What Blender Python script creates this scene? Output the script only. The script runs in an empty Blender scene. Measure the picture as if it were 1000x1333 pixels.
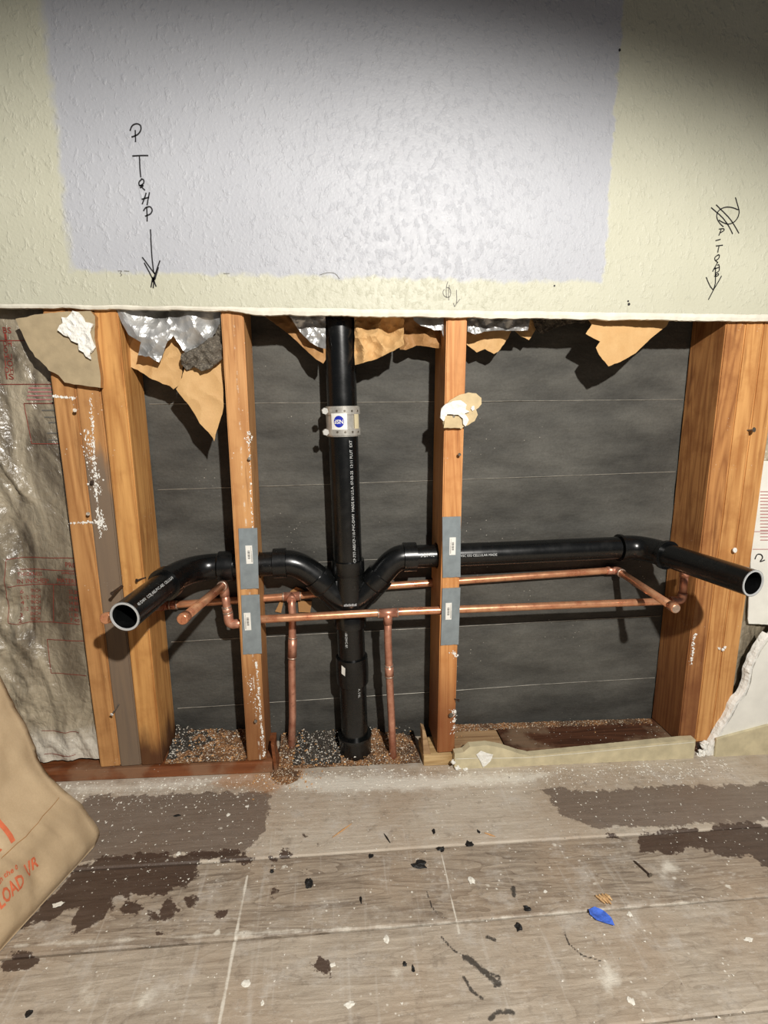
import bpy, bmesh, math, random
import numpy as np
from mathutils import Vector, Matrix, noise, geometry
random.seed(7); rng = np.random.default_rng(7)
SC = bpy.context.scene; COL = SC.collection

# ------------------------------------------------------------------ camera
FPX = 671.7; PITCH, YAW, ROLL = 0.1939, 0.10927, 0.00665
CAM = np.array([0.1774, -0.9748, 0.7325])
def cam_axes():
    p, y, r = PITCH, YAW, ROLL
    F = np.array([math.sin(y)*math.cos(p), math.cos(y)*math.cos(p), -math.sin(p)])
    R = np.array([math.cos(y), -math.sin(y), 0]); U = np.cross(R, F)
    return R*math.cos(r)-U*math.sin(r), U*math.cos(r)+R*math.sin(r), F
CR, CU, CF = cam_axes()
cd = bpy.data.cameras.new('camera'); co = bpy.data.objects.new('camera', cd); COL.objects.link(co)
cd.sensor_fit = 'HORIZONTAL'; cd.sensor_width = 36; cd.lens = FPX/1000*36; cd.clip_start = 0.01
M = Matrix.Identity(4)
for i in range(3):
    M[i][0] = CR[i]; M[i][1] = CU[i]; M[i][2] = -CF[i]; M[i][3] = CAM[i]
co.matrix_world = M; SC.camera = co

# ------------------------------------------------------------------ world, work lamp, exposure
w = bpy.data.worlds.new('world'); SC.world = w; w.use_nodes = True
w.node_tree.nodes['Background'].inputs[0].default_value = (0.80, 0.86, 1.0, 1); w.node_tree.nodes['Background'].inputs[1].default_value = 0.05
ld = bpy.data.lights.new('work_lamp', 'SPOT'); lo = bpy.data.objects.new('work_lamp', ld); COL.objects.link(lo)
ld.energy = 125; ld.color = (1.0, 0.96, 0.90); ld.shadow_soft_size = 0.022; ld.spot_size = math.radians(146.5); ld.spot_blend = 0.29
lo.location = (0.58, -1.50, 1.42)
lo.rotation_euler = Vector((-0.121, 0.274, -0.954)).to_track_quat('-Z', 'Y').to_euler()
vs = SC.view_settings; vs.view_transform = 'Standard'; vs.look = 'None'; vs.gamma = 1; vs.use_curve_mapping = False; vs.exposure = 0.35
try: SC.display_settings.display_device = 'sRGB'
except Exception: pass

# ------------------------------------------------------------------ geometry of the place
def ray(px, py): return CF + CR*(px-500)/FPX - CU*(py-666.5)/FPX
def at(px, py, Y):                      # a photograph pixel to the point of the upright plane at depth Y
    d = ray(px, py); return CAM + d*((Y-CAM[1])/d[1])
def fz(x): return -0.0045-0.04*x        # the old floor falls a little to the right
def onfloor(px, py, dz=0.0):
    d = ray(px, py); t = (-0.0045+dz-CAM[2]-0.04*CAM[0])/(d[2]+0.04*d[0]); return CAM+d*t
FELT = 0.100                            # depth of the felt behind the studs

# ------------------------------------------------------------------ materials
def S(r, g, b):
    f = lambda v: (v/255/12.92) if v/255 <= 0.04045 else ((v/255+0.055)/1.055)**2.4
    return (f(r), f(g), f(b), 1)
class NT:
    def __init__(s, name):
        s.m = bpy.data.materials.new(name); s.m.use_nodes = True; s.t = s.m.node_tree
        s.b = s.t.nodes['Principled BSDF']; s._c = None
    def n(s, typ, ins=None, out=0, **at_):
        nd = s.t.nodes.new(typ)
        for k, v in at_.items(): setattr(nd, k, v)
        for k, v in (ins or {}).items():
            if isinstance(v, bpy.types.NodeSocket): s.t.links.new(v, nd.inputs[k])
            else: nd.inputs[k].default_value = v
        return nd.outputs[out]
    def co(s):
        if s._c is None: s._c = s.n('ShaderNodeTexCoord', out=3)
        return s._c
    def map(s, scale=(1,1,1), loc=(0,0,0), src=None, rot=(0,0,0)):
        return s.n('ShaderNodeMapping', {'Vector': src or s.co(), 'Scale': scale, 'Location': loc, 'Rotation': rot})
    def noise(s, scale, detail=4, rough=0.55, v=None, dist=0.0):
        return s.n('ShaderNodeTexNoise', {'Vector': v or s.co(), 'Scale': scale, 'Detail': detail, 'Roughness': rough, 'Distortion': dist})
    def vor(s, scale, v=None, feature='F1', out=0, rnd=1.0):
        return s.n('ShaderNodeTexVoronoi', {'Vector': v or s.co(), 'Scale': scale, 'Randomness': rnd}, out=out, feature=feature)
    def ramp(s, fac, a, b, ca=(0,0,0,1), cb=(1,1,1,1)):
        nd = s.t.nodes.new('ShaderNodeValToRGB'); e = nd.color_ramp.elements
        e[0].position = a; e[1].position = b; e[0].color = ca; e[1].color = cb
        s.t.links.new(fac, nd.inputs[0]); return nd.outputs[0]
    def step(s, v, a, b):
        return s.n('ShaderNodeMapRange', {'Value': v, 'From Min': a, 'From Max': b, 'To Min': 0.0, 'To Max': 1.0}, interpolation_type='SMOOTHSTEP')
    def mix(s, f, a, b, mode='MIX'):
        nd = s.t.nodes.new('ShaderNodeMix'); nd.data_type = 'RGBA'; nd.blend_type = mode
        for i, v in ((0, f), (6, a), (7, b)):
            if isinstance(v, bpy.types.NodeSocket): s.t.links.new(v, nd.inputs[i])
            else: nd.inputs[i].default_value = v
        return nd.outputs[2]
    def math(s, op, a, b=0.0, c=0.0):
        nd = s.t.nodes.new('ShaderNodeMath'); nd.operation = op
        for i, v in enumerate((a, b, c)):
            if isinstance(v, bpy.types.NodeSocket): s.t.links.new(v, nd.inputs[i])
            else: nd.inputs[i].default_value = v
        return nd.outputs[0]
    def xyz(s, src=None):
        nd = s.t.nodes.new('ShaderNodeSeparateXYZ'); s.t.links.new(src or s.co(), nd.inputs[0]); return nd.outputs
    def attr(s, name): return s.n('ShaderNodeAttribute', out=2, attribute_name=name)
    def bump(s, h, strength=0.5, dist=0.01, nrm=None):
        ins = {'Height': h, 'Strength': strength, 'Distance': dist}
        if nrm: ins['Normal'] = nrm
        return s.n('ShaderNodeBump', ins)
    def set(s, **k):
        for a, v in k.items():
            key = {'color': 'Base Color', 'rough': 'Roughness', 'metal': 'Metallic', 'nrm': 'Normal', 'spec': 'Specular IOR Level', 'coat': 'Coat Weight', 'coatr': 'Coat Roughness', 'trans': 'Transmission Weight', 'alpha': 'Alpha', 'sheen': 'Sheen Weight'}[a]
            if isinstance(v, bpy.types.NodeSocket): s.t.links.new(v, s.b.inputs[key])
            else: s.b.inputs[key].default_value = v
        return s.m
def plain(name, col, rough=0.5, metal=0.0, var=0.12, scale=60, bump=0.0, spec=0.5):
    t = NT(name); nz = t.noise(scale, 4)
    d = tuple(c*(1-var*2) for c in col[:3])+(1,); l = tuple(min(1, c*(1+var)) for c in col[:3])+(1,)
    k = dict(color=t.ramp(nz, 0.3, 0.7, d, l), rough=rough, metal=metal, spec=spec)
    if bump: k['nrm'] = t.bump(nz, bump, 0.004)
    return t.set(**k)

def mat_wall():
    t = NT('painted_drywall'); x, y, z = t.xyz()
    wob = t.math('MULTIPLY', t.math('SUBTRACT', t.noise(45, 3), 0.5), 0.022)
    wx = t.math('ADD', x, wob); wz = t.math('ADD', z, wob)
    m1 = t.step(wx, -0.240, -0.222); m2 = t.step(wx, 0.694, 0.688); m3 = t.step(wz, 0.956, 0.966)
    m = t.math('MULTIPLY', t.math('MULTIPLY', m1, m2), m3)
    cream = t.mix(t.noise(9, 4), S(182, 181, 161), S(196, 195, 176)); grey = t.mix(t.noise(7, 4), S(170, 172, 178), S(182, 184, 189))
    c = t.mix(m, cream, grey)
    sp = t.step(t.vor(26), 0.035, 0.02); c = t.mix(t.math('MULTIPLY', sp, 0.35), c, S(120, 115, 100))
    sm = t.math('MULTIPLY', t.step(t.noise(5, 6, 0.7), 0.60, 0.78), 0.22); c = t.mix(sm, c, S(160, 157, 146))
    h = t.math('ADD', t.math('MULTIPLY', t.step(t.noise(95, 4, 0.6, t.map((1, 1, 0.7)), dist=0.3), 0.50, 0.74), 0.8), t.math('MULTIPLY', t.noise(210, 3), 0.6))
    h = t.math('ADD', h, t.math('MULTIPLY', m, -0.25))
    return t.set(color=c, rough=t.math('MULTIPLY_ADD', t.noise(90, 2), 0.2, 0.36), nrm=t.bump(h, 0.62, 0.0018), spec=0.32)
def mat_wood(name, light, dark, axis='Z', rings=1.0, stain=None, rough=0.6, seed=0.0, wear=0.35, pale=None):
    t = NT(name)
    sc = {'Z': (1, 1, 0.055), 'X': (0.055, 1, 1), 'Y': (1, 0.055, 1)}[axis]
    oi = t.n('ShaderNodeObjectInfo', out=5)
    off = t.n('ShaderNodeCombineXYZ', {0: t.math('MULTIPLY', oi, 3.1), 1: t.math('MULTIPLY', oi, 7.7), 2: t.math('MULTIPLY_ADD', oi, 5.3, seed)})
    base = t.n('ShaderNodeVectorMath', {0: t.co(), 1: off}, operation='ADD')
    v = t.map(sc, src=base)
    fine = t.noise(150, 6, 0.7, v); broad = t.noise(20, 2, 0.45, v, dist=0.5)
    ring = t.math('FRACT', t.math('MULTIPLY', broad, 9.0*rings)); ring = t.math('MULTIPLY', t.math('POWER', t.math('PINGPONG', ring, 0.5), 1.5), 0.75)
    g = t.math('ADD', t.math('MULTIPLY', fine, 0.6), ring)
    c = t.ramp(g, 0.20, 0.72, light, dark)
    c = t.mix(t.math('MULTIPLY', t.step(t.noise(14, 5, 0.6, t.map((1, 1, 1), src=base)), 0.48, 0.70), 0.50), c, dark)
    c = t.mix(t.math('MULTIPLY', t.step(t.noise(75, 4, 0.65, t.map((1, 1, 1), src=v)), 0.56, 0.70), 0.45), c, tuple(q*0.55 for q in dark[:3])+(1,))
    # plaster dust freckles
    c = t.mix(t.math('MULTIPLY', t.math('MULTIPLY', t.step(t.vor(150), 0.20, 0.10), t.step(t.noise(17, 3), 0.55, 0.68)), wear), c, S(235, 228, 212))
    if pale: c = t.mix(t.math('MULTIPLY', t.step(t.noise(11, 4), 0.5, 0.65), 0.5), c, pale)
    rg = rough
    if stain:
        for (colr, fn) in stain:
            c = t.mix(fn(t), c, colr)
    return t.set(color=c, rough=rg, nrm=t.bump(g, 0.25, 0.0008), spec=0.35)
def zwet(z0, z1, amt=0.9, freq=30):      # water line soaked up from the floor, ragged along the grain
    def f(t):
        x, y, z = t.xyz(); n = t.noise(freq, 4, 0.6, t.map((1, 1, 0.25)))
        return t.math('MULTIPLY', t.step(t.math('ADD', z, t.math('MULTIPLY', t.math('SUBTRACT', n, 0.5), 0.13)), z1, z0), amt)
    return f
def mat_felt():
    t = NT('black_felt_paper'); n1 = t.noise(6, 5, 0.6, t.map((1, 1, 2.5))); n2 = t.noise(220, 3)
    c = t.ramp(n1, 0.3, 0.75, S(62, 61, 57), S(108, 106, 99)); c = t.mix(t.math('MULTIPLY', n2, 0.45), c, S(30, 29, 27))
    sp = t.math('MULTIPLY', t.step(t.vor(95), 0.12, 0.06), t.step(t.noise(7, 3), 0.55, 0.68)); c = t.mix(t.math('MULTIPLY', sp, 0.8), c, S(190, 184, 170))
    x, y, z = t.xyz(); dirt = t.step(t.math('ADD', z, t.math('MULTIPLY', t.noise(25, 4), 0.10)), 0.15, 0.05)
    c = t.mix(t.math('MULTIPLY', dirt, 0.35), c, S(20, 19, 17))
    return t.set(color=c, rough=0.72, nrm=t.bump(t.math('ADD', t.math('MULTIPLY', n1, 1.0), t.math('MULTIPLY', n2, 0.10)), 0.5, 0.012), spec=0.35)
def mat_abs():
    t = NT('black_abs_plastic'); n = t.noise(35, 4, 0.6)
    c = t.mix(t.math('MULTIPLY', t.step(n, 0.52, 0.75), 0.5), S(13, 14, 14), S(34, 34, 33))
    c = t.mix(t.math('MULTIPLY', t.step(t.vor(210), 0.13, 0.06), t.math('MULTIPLY', t.step(t.noise(9, 2), 0.58, 0.68), 0.6)), c, S(150, 146, 138))
    return t.set(color=c, rough=t.math('MULTIPLY_ADD', n, 0.24, 0.15), spec=0.6, nrm=t.bump(t.noise(120, 2), 0.06, 0.001))
def mat_copper(name, a, b, r=0.28):
    t = NT(name); n = t.noise(38, 5, 0.65); n2 = t.noise(120, 3)
    c = t.ramp(n, 0.32, 0.7, a, b); c = t.mix(t.math('MULTIPLY', t.step(n2, 0.58, 0.75), 0.45), c, S(120, 62, 45))
    return t.set(color=c, rough=t.math('MULTIPLY_ADD', n, 0.25, r-0.1), metal=0.62, nrm=t.bump(n2, 0.08, 0.001))
def mat_floor():
    t = NT('subfloor_boards'); x, y, z = t.xyz()
    vs_ = t.map((0.07, 1, 1)); fine = t.noise(150, 5, 0.65, vs_)
    bro = t.noise(13, 3, 0.5, t.map((0.16, 1, 1)), dist=1.2); ring = t.math('POWER', t.math('FRACT', t.math('MULTIPLY', bro, 13.0)), 2.5)
    tone0 = t.attr('tone'); g = t.math('ADD', t.math('MULTIPLY', fine, 0.85), t.math('MULTIPLY', ring, t.math('MULTIPLY_ADD', tone0, 0.26, 0.03)))
    tone = t.attr('tone'); c = t.ramp(g, 0.2, 0.8, S(206, 195, 178), S(156, 142, 124)); c = t.mix(tone, c, t.ramp(g, 0.25, 0.7, S(176, 161, 142), S(112, 98, 84)))
    c = t.mix(t.math('MULTIPLY', t.step(t.noise(4.5, 4, 0.6), 0.42, 0.66), 0.55), c, S(164, 143, 120))
    c = t.mix(t.math('MULTIPLY', t.step(t.noise(21, 5, 0.7), 0.5, 0.72), 0.45), c, S(196, 190, 181))
    c = t.mix(t.math('MULTIPLY', t.step(t.noise(46, 6, 0.75), 0.52, 0.70), 0.40), c, S(104, 92, 80))
    c = t.mix(t.math('MULTIPLY', t.step(t.noise(120, 5, 0.75, t.map((0.35, 1, 1))), 0.54, 0.72), 0.45), c, S(214, 207, 195))
    # across-the-grain saw and scrape streaks
    c = t.mix(t.math('MULTIPLY', t.step(t.noise(90, 3, 0.6, t.map((1, 0.06, 1), rot=(0, 0, 0.35))), 0.58, 0.78), 0.35), c, S(206, 200, 190))
    nz = t.noise(34, 7, 0.68); nz2 = t.noise(22, 5, 0.7)
    d = t.math('MULTIPLY', t.math('SUBTRACT', nz, 0.5), 2.3); d2 = t.math('ADD', t.math('MULTIPLY', d, 0.45), t.math('MULTIPLY', t.math('SUBTRACT', nz2, 0.5), 0.6))
    wh = t.step(t.math('ADD', t.attr('white'), d2), 0.42, 0.85); c = t.mix(t.math('MULTIPLY', wh, 0.8), c, S(226, 220, 206))
    damp = t.step(t.math('ADD', t.attr('damp'), d), 0.44, 0.56)
    c = t.mix(t.math('MULTIPLY', damp, 0.82), c, t.mix(fine, S(122, 106, 94), S(88, 75, 66)))
    wet = t.step(t.math('ADD', t.attr('wet'), d), 0.45, 0.55)
    c = t.mix(t.math('MULTIPLY', wet, 0.93), c, t.mix(fine, S(86, 68, 58), S(56, 42, 35)))
    tar = t.math('MULTIPLY', t.step(t.math('ADD', t.math('MULTIPLY', t.attr('tar'), 1.1), t.math('MULTIPLY', t.math('SUBTRACT', t.noise(130, 5, 0.7), 0.5), 1.6)), 0.40, 0.75), t.step(t.attr('tar'), 0.02, 0.2)); tar = t.math('MULTIPLY', tar, 0.85); c = t.mix(tar, c, S(34, 31, 29))
    orange = t.math('MULTIPLY', t.step(t.math('ADD', t.attr('dust'), d2), 0.35, 0.75), 0.6); c = t.mix(orange, c, S(176, 128, 84))
    sp = t.math('MULTIPLY', t.step(t.math('ADD', t.vor(90), t.math('MULTIPLY', t.noise(160, 2), 0.25)), 0.30, 0.20), t.step(t.noise(26, 3), 0.5, 0.62)); c = t.mix(t.math('MULTIPLY', sp, 0.8), c, S(232, 227, 214))
    sp2 = t.step(t.math('ADD', t.vor(14), t.math('MULTIPLY', t.noise(120, 3), 0.14)), 0.14, 0.09); c = t.mix(t.math('MULTIPLY', sp2, 0.8), c, S(225, 219, 205))
    return t.set(color=c, rough=t.math('MULTIPLY_ADD', t.math('MAXIMUM', wet, damp), -0.22, 0.62), spec=0.4, nrm=t.bump(t.math('ADD', g, t.math('MULTIPLY', t.noise(140, 5, 0.7), 0.9)), 0.6, 0.002))
def mat_film():
    t = NT('insulation_plastic_film'); n = t.noise(9, 5, 0.65, t.map((1.6, 1, 0.45)), dist=0.8)
    c = t.ramp(n, 0.36, 0.64, S(84, 74, 61), S(186, 174, 150))
    c = t.mix(t.math('MULTIPLY', t.step(t.noise(16, 5, 0.7), 0.55, 0.72), 0.6), c, S(88, 78, 66))
    x, y, z = t.xyz(); low = t.step(t.math('ADD', z, t.math('MULTIPLY', t.noise(26, 4), 0.06)), 0.115, 0.07); c = t.mix(t.math('MULTIPLY', low, 0.75), c, S(226, 220, 206))
    h = t.math('ADD', t.noise(55, 4, 0.6, t.map((1, 1, 0.6)), dist=1.0), t.math('MULTIPLY', t.vor(60, feature='DISTANCE_TO_EDGE'), 0.5))
    return t.set(color=c, rough=0.30, coat=1.0, coatr=0.10, nrm=t.bump(h, 0.55, 0.008), spec=0.8)
def mat_kraft(name, a, b, rough=0.65):
    t = NT(name); n = t.noise(40, 4); f = t.noise(400, 2)
    c = t.mix(n, a, b); c = t.mix(t.math('MULTIPLY', f, 0.2), c, S(120, 90, 55))
    return t.set(color=c, rough=rough, nrm=t.bump(t.math('ADD', t.noise(70, 3, 0.6), t.math('MULTIPLY', f, 0.2)), 0.25, 0.002), spec=0.3)
def mat_foil():
    t = NT('crumpled_foil'); n = t.noise(28, 3, 0.5, dist=1.2)
    c = t.ramp(t.noise(18, 3), 0.3, 0.7, S(130, 130, 128), S(222, 222, 220))
    return t.set(color=c, rough=0.34, metal=0.55, nrm=t.bump(n, 0.4, 0.004))
def mat_speckle(name, cols, scale=260, bump=0.6, rough=0.8):
    t = NT(name); v = t.vor(scale, out=1); r = t.xyz(v)[0]
    c = t.ramp(r, 0.0, 1.0, cols[0], cols[1]); e = t.math('MULTIPLY', t.step(t.noise(18, 4), 0.42, 0.62), 0.75)
    c = t.mix(e, c, cols[2]); c = t.mix(t.step(t.xyz(v)[1], 0.86, 0.9), c, cols[3])
    return t.set(color=c, rough=rough, nrm=t.bump(t.vor(scale), bump, 0.004))

MAT = dict(
 wall=mat_wall(), felt=mat_felt(), abs=mat_abs(), floor=mat_floor(), film=mat_film(), foil=mat_foil(),
 stud=mat_wood('fir_stud', S(214, 156, 92), S(158, 98, 48), stain=[(S(92, 52, 30), zwet(0.02, 0.10, 0.75))]),
 studC=mat_wood('golden_fir_stud', S(218, 164, 98), S(160, 104, 52), stain=[(S(70, 38, 24), zwet(0.02, 0.10, 0.9))], seed=2),
 studA=mat_wood('pale_fir_stud', S(204, 152, 96), S(148, 98, 54), seed=4, wear=0.6),
 studB=mat_wood('weathered_stud', S(196, 146, 92), S(146, 98, 56), seed=6, wear=0.8, stain=[(S(112, 102, 90), lambda t: t.math('MULTIPLY', t.step(t.math('ADD', t.xyz()[2], t.math('MULTIPLY', t.math('SUBTRACT', t.noise(16, 3, 0.5, t.map((1.5, 1, 0.3))), 0.5), 0.6)), 0.66, 0.56), 0.85))]),
 stud2=mat_wood('dusty_fir_stud', S(212, 160, 104), S(164, 108, 60), seed=8, wear=0.9, stain=[(S(104, 58, 32), zwet(0.06, 0.34, 0.7)), (S(228, 220, 204), lambda t: t.math('MULTIPLY', t.math('MULTIPLY', t.step(t.math('ABSOLUTE', t.math('SUBTRACT', t.math('ADD', t.xyz()[0], t.math('MULTIPLY', t.noise(7, 2), -0.010)), 0.0005)), 0.0022, 0.0008), t.step(t.noise(40, 5, 0.7), 0.50, 0.62)), 0.6))]),
 stud3=mat_wood('orange_fir_stud', S(220, 160, 100), S(178, 112, 58), seed=10, rings=1.4, stain=[(S(112, 58, 32), zwet(0.06, 0.26, 0.75))]),
 studE=mat_wood('right_fir_stud', S(196, 140, 84), S(126, 74, 38), seed=12, rings=1.5, stain=[(S(96, 52, 32), zwet(0.06, 0.40, 0.6))]),
 studF=mat_wood('right_golden_stud', S(216, 162, 100), S(164, 106, 56), seed=14),
 plate_wet=mat_wood('wet_plate_wood', S(140, 84, 50), S(84, 44, 26), axis='X', seed=3, rough=0.38, wear=0.5, pale=S(150, 122, 96)),
 plate_dry=mat_wood('dry_plate_wood', S(182, 150, 112), S(128, 98, 68), axis='X', seed=5, wear=0.8, pale=S(190, 176, 154)),
 plate_dark=mat_wood('soaked_plate_wood', S(96, 62, 44), S(52, 32, 22), axis='X', seed=9, rough=0.25, wear=0.7, pale=S(150, 128, 104)),
 block=mat_wood('offcut_wood', S(206, 176, 128), S(150, 116, 72), axis='X', seed=11),
 core=plain('gypsum_core', S(232, 229, 218), 0.85, var=0.06, scale=70, bump=0.9),
 plaster=plain('white_plaster', S(240, 238, 230), 0.8, var=0.05, scale=120, bump=0.8),
 lip=plain('torn_white_paper', S(228, 224, 208), 0.7, var=0.08, scale=50, bump=0.3),
 tan=plain('tan_drywall_paper', S(172, 154, 122), 0.75, var=0.08, scale=50, bump=0.2),
 tan2=plain('pale_drywall_paper', S(206, 184, 142), 0.75, var=0.08, scale=60, bump=0.2),
 cream=plain('cream_trim_paint', S(204, 192, 158), 0.45, var=0.10, scale=35, bump=0.25),
 whitewall=plain('white_lower_paint', S(238, 236, 226), 0.55, var=0.05, scale=20, bump=0.2),
 copper=mat_copper('copper', S(214, 140, 104), S(242, 186, 142)), copper_dull=mat_copper('dull_copper', S(186, 120, 96), S(234, 178, 150), 0.36),
 solder=plain('solder', S(205, 180, 160), 0.4, 0.7, var=0.2, scale=150, bump=0.3),
 steel=plain('stainless_band', S(214, 210, 200), 0.3, 0.55, var=0.1, scale=90, bump=0.1),
 galv=plain('galvanised_plate', S(146, 156, 160), 0.42, 0.3, var=0.10, scale=45, bump=0.05),
 screw=plain('zinc_screw', S(225, 222, 215), 0.3, 0.5), nail=plain('nail_steel', S(128, 120, 108), 0.42, 0.6, var=0.3, scale=300), rust=plain('rusty_nail', S(70, 56, 46), 0.6, 0.3, var=0.3, scale=300),
 wire=plain('line_wire_metal', S(168, 164, 154), 0.45, 0.5, var=0.25, scale=40),
 rim=plain('cut_abs_edge', S(186, 188, 188), 0.5, var=0.05), rubber=plain('black_rubber', S(20, 20, 20), 0.6),
 sticker=plain('white_sticker', S(238, 236, 228), 0.5, var=0.03), blue=plain('blue_ink', S(24, 44, 168), 0.45, var=0.05), ink=plain('black_ink', S(24, 22, 24), 0.5, var=0.05),
 pencil=plain('faint_pencil', S(110, 106, 98), 0.6, var=0.1), red=plain('red_print', S(142, 58, 48), 0.45, var=0.15), orange=plain('orange_print', S(214, 112, 74), 0.6, var=0.12, scale=90), pink=plain('pink_print', S(190, 120, 120), 0.5, var=0.1),
 print=plain('white_print', S(206, 208, 206), 0.5, var=0.1, scale=200),
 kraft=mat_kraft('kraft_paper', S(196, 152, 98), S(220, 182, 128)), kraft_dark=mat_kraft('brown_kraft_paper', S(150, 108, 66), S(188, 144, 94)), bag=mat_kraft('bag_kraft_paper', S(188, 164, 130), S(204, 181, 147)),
 wool=mat_speckle('grey_wool', [S(70, 64, 56), S(110, 102, 90), S(84, 76, 64), S(120, 112, 98)], 420, 0.3),
 sawdust=mat_speckle('sawdust_mix', [S(92, 62, 38), S(180, 132, 88), S(74, 56, 42), S(222, 208, 184)], 520),
 dirt=mat_speckle('dark_dirt', [S(36, 33, 29), S(84, 76, 66), S(48, 44, 38), S(205, 198, 184)], 420),
 chipw=plain('white_chips', S(232, 228, 216), 0.8, var=0.05), chipo=plain('wood_chips', S(204, 156, 104), 0.8, var=0.2, scale=200), tar=plain('tar_crumb', S(26, 25, 24), 0.55, var=0.3, scale=200, bump=0.6),
 bluefilm=plain('blue_plastic', S(78, 118, 222), 0.25, var=0.2, scale=90), splinter=mat_wood('splinter', S(226, 190, 140), S(176, 132, 84), axis='X', wear=0),
)

# ------------------------------------------------------------------ mesh helpers
def tagit(o, label=None, cat=None, group=None, kind=None):
    if label: o['label'] = label
    if cat: o['category'] = cat
    if group: o['group'] = group
    if kind: o['kind'] = kind
    return o
def origin_of(p):
    v = Vector((0, 0, 0))
    while p: v = v + p.location; p = p.parent
    return v
def mesh(name, V, F, mat, parent=None, base=None, smooth=False, mats=None, midx=None):
    """one mesh object; V in world coordinates; base = origin for a top-level object"""
    V = np.asarray(V, float).reshape(-1, 3)
    o3 = origin_of(parent) if parent else Vector(base if base is not None else (0, 0, 0))
    me = bpy.data.meshes.new(name); me.from_pydata((V-np.array(o3)).tolist(), [], F); me.update()
    for m in (mats or [mat]): me.materials.append(MAT[m])
    if midx is not None: me.polygons.foreach_set('material_index', midx)
    if smooth: me.polygons.foreach_set('use_smooth', [True]*len(me.polygons))
    o = bpy.data.objects.new(name, me); COL.objects.link(o)
    if parent: o.parent = parent
    else: o.location = o3
    return o
def empty(name, loc, label, cat, group=None):
    o = bpy.data.objects.new(name, None); COL.objects.link(o); o.location = loc; o.empty_display_size = 0.02
    return tagit(o, label, cat, group)
def box(x0, x1, y0, y1, z0, z1):
    V = [(x, y, z) for x in (x0, x1) for y in (y0, y1) for z in (z0, z1)]
    F = [(0, 1, 3, 2), (4, 6, 7, 5), (0, 4, 5, 1), (2, 3, 7, 6), (0, 2, 6, 4), (1, 5, 7, 3)]
    return V, F
def join(*parts):
    V, F = [], []
    for v, f in parts:
        n = len(V); V += [tuple(p) for p in v]; F += [tuple(i+n for i in q) for q in f]
    return V, F
def bevel(o, wd=0.0015, seg=2):
    m = o.modifiers.new('bevel', 'BEVEL'); m.width = wd; m.segments = seg; m.limit_method = 'ANGLE'; return o
def solid(o, th=0.0008, off=0):
    m = o.modifiers.new('solid', 'SOLIDIFY'); m.thickness = th; m.offset = off; return o
def frames(P):
    P = [Vector(p) for p in P]; T = []
    for i in range(len(P)):
        a = P[max(0, i-1)]; b = P[min(len(P)-1, i+1)]; T.append((b-a).normalized())
    u = T[0].orthogonal().normalized(); out = []
    for i in range(len(P)):
        if i: u = T[i-1].rotation_difference(T[i]) @ u
        u = (u-T[i]*u.dot(T[i])).normalized(); out.append((P[i], T[i], u, T[i].cross(u)))
    return out
def tube(P, r, seg=20, cap0=True, cap1=True):
    fr = frames(P); rs = r if hasattr(r, '__len__') else [r]*len(P); V, F = [], []
    for (p, t, u, v), rr in zip(fr, rs):
        for k in range(seg):
            a = 2*math.pi*k/seg; V.append(tuple(p+(u*math.cos(a)+v*math.sin(a))*rr))
    for i in range(len(P)-1):
        for k in range(seg):
            a = i*seg+k; b = i*seg+(k+1) % seg; F.append((a, b, b+seg, a+seg))
    if cap0: F.append(tuple(reversed(range(seg))))
    if cap1: F.append(tuple(range((len(P)-1)*seg, len(P)*seg)))
    return V, F
def prof(p0, p1, stops, seg=28, cap0=True, cap1=True):
    """turned part between p0 and p1: stops = (fraction, radius)"""
    p0 = Vector(p0); p1 = Vector(p1); t = (p1-p0).normalized(); u = t.orthogonal().normalized(); v = t.cross(u); V, F = [], []
    for s, r in stops:
        c = p0.lerp(p1, s)
        for k in range(seg):
            a = 2*math.pi*k/seg; V.append(tuple(c+(u*math.cos(a)+v*math.sin(a))*r))
    for i in range(len(stops)-1):
        for k in range(seg):
            a = i*seg+k; b = i*seg+(k+1) % seg; F.append((a, b, b+seg, a+seg))
    if cap0: F.append(tuple(reversed(range(seg))))
    if cap1: F.append(tuple(range((len(stops)-1)*seg, len(stops)*seg)))
    return V, F
def bez(a, b, c, d, n=12):
    a, b, c, d = map(Vector, (a, b, c, d)); out = []
    for i in range(n+1):
        t = i/n; s = 1-t; out.append(a*s**3+b*3*s*s*t+c*3*s*t*t+d*t**3)
    return out
def smoothpts(P, n=5):
    P = [np.array(p, float) for p in P]
    if len(P) < 3: return P
    out = []
    for i in range(len(P)-1):
        p0 = P[max(0, i-1)]; p1 = P[i]; p2 = P[i+1]; p3 = P[min(len(P)-1, i+2)]
        for k in range(n):
            t = k/n; out.append(0.5*((2*p1)+(-p0+p2)*t+(2*p0-5*p1+4*p2-p3)*t*t+(-p0+3*p1-3*p2+p3)*t**3))
    out.append(P[-1]); return out
def ribbon(P, wd, nrm):
    nrm = Vector(nrm); V, F = [], []
    P = [Vector(p) for p in P]
    for i, p in enumerate(P):
        t = (P[min(i+1, len(P)-1)]-P[max(i-1, 0)]); s = t.cross(nrm)
        s = s.normalized()*wd/2 if s.length > 1e-9 else Vector((wd/2, 0, 0))
        V += [tuple(p-s), tuple(p+s)]
    for i in range(len(P)-1): F.append((2*i, 2*i+1, 2*i+3, 2*i+2))
    return V, F
_txt = {}
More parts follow.
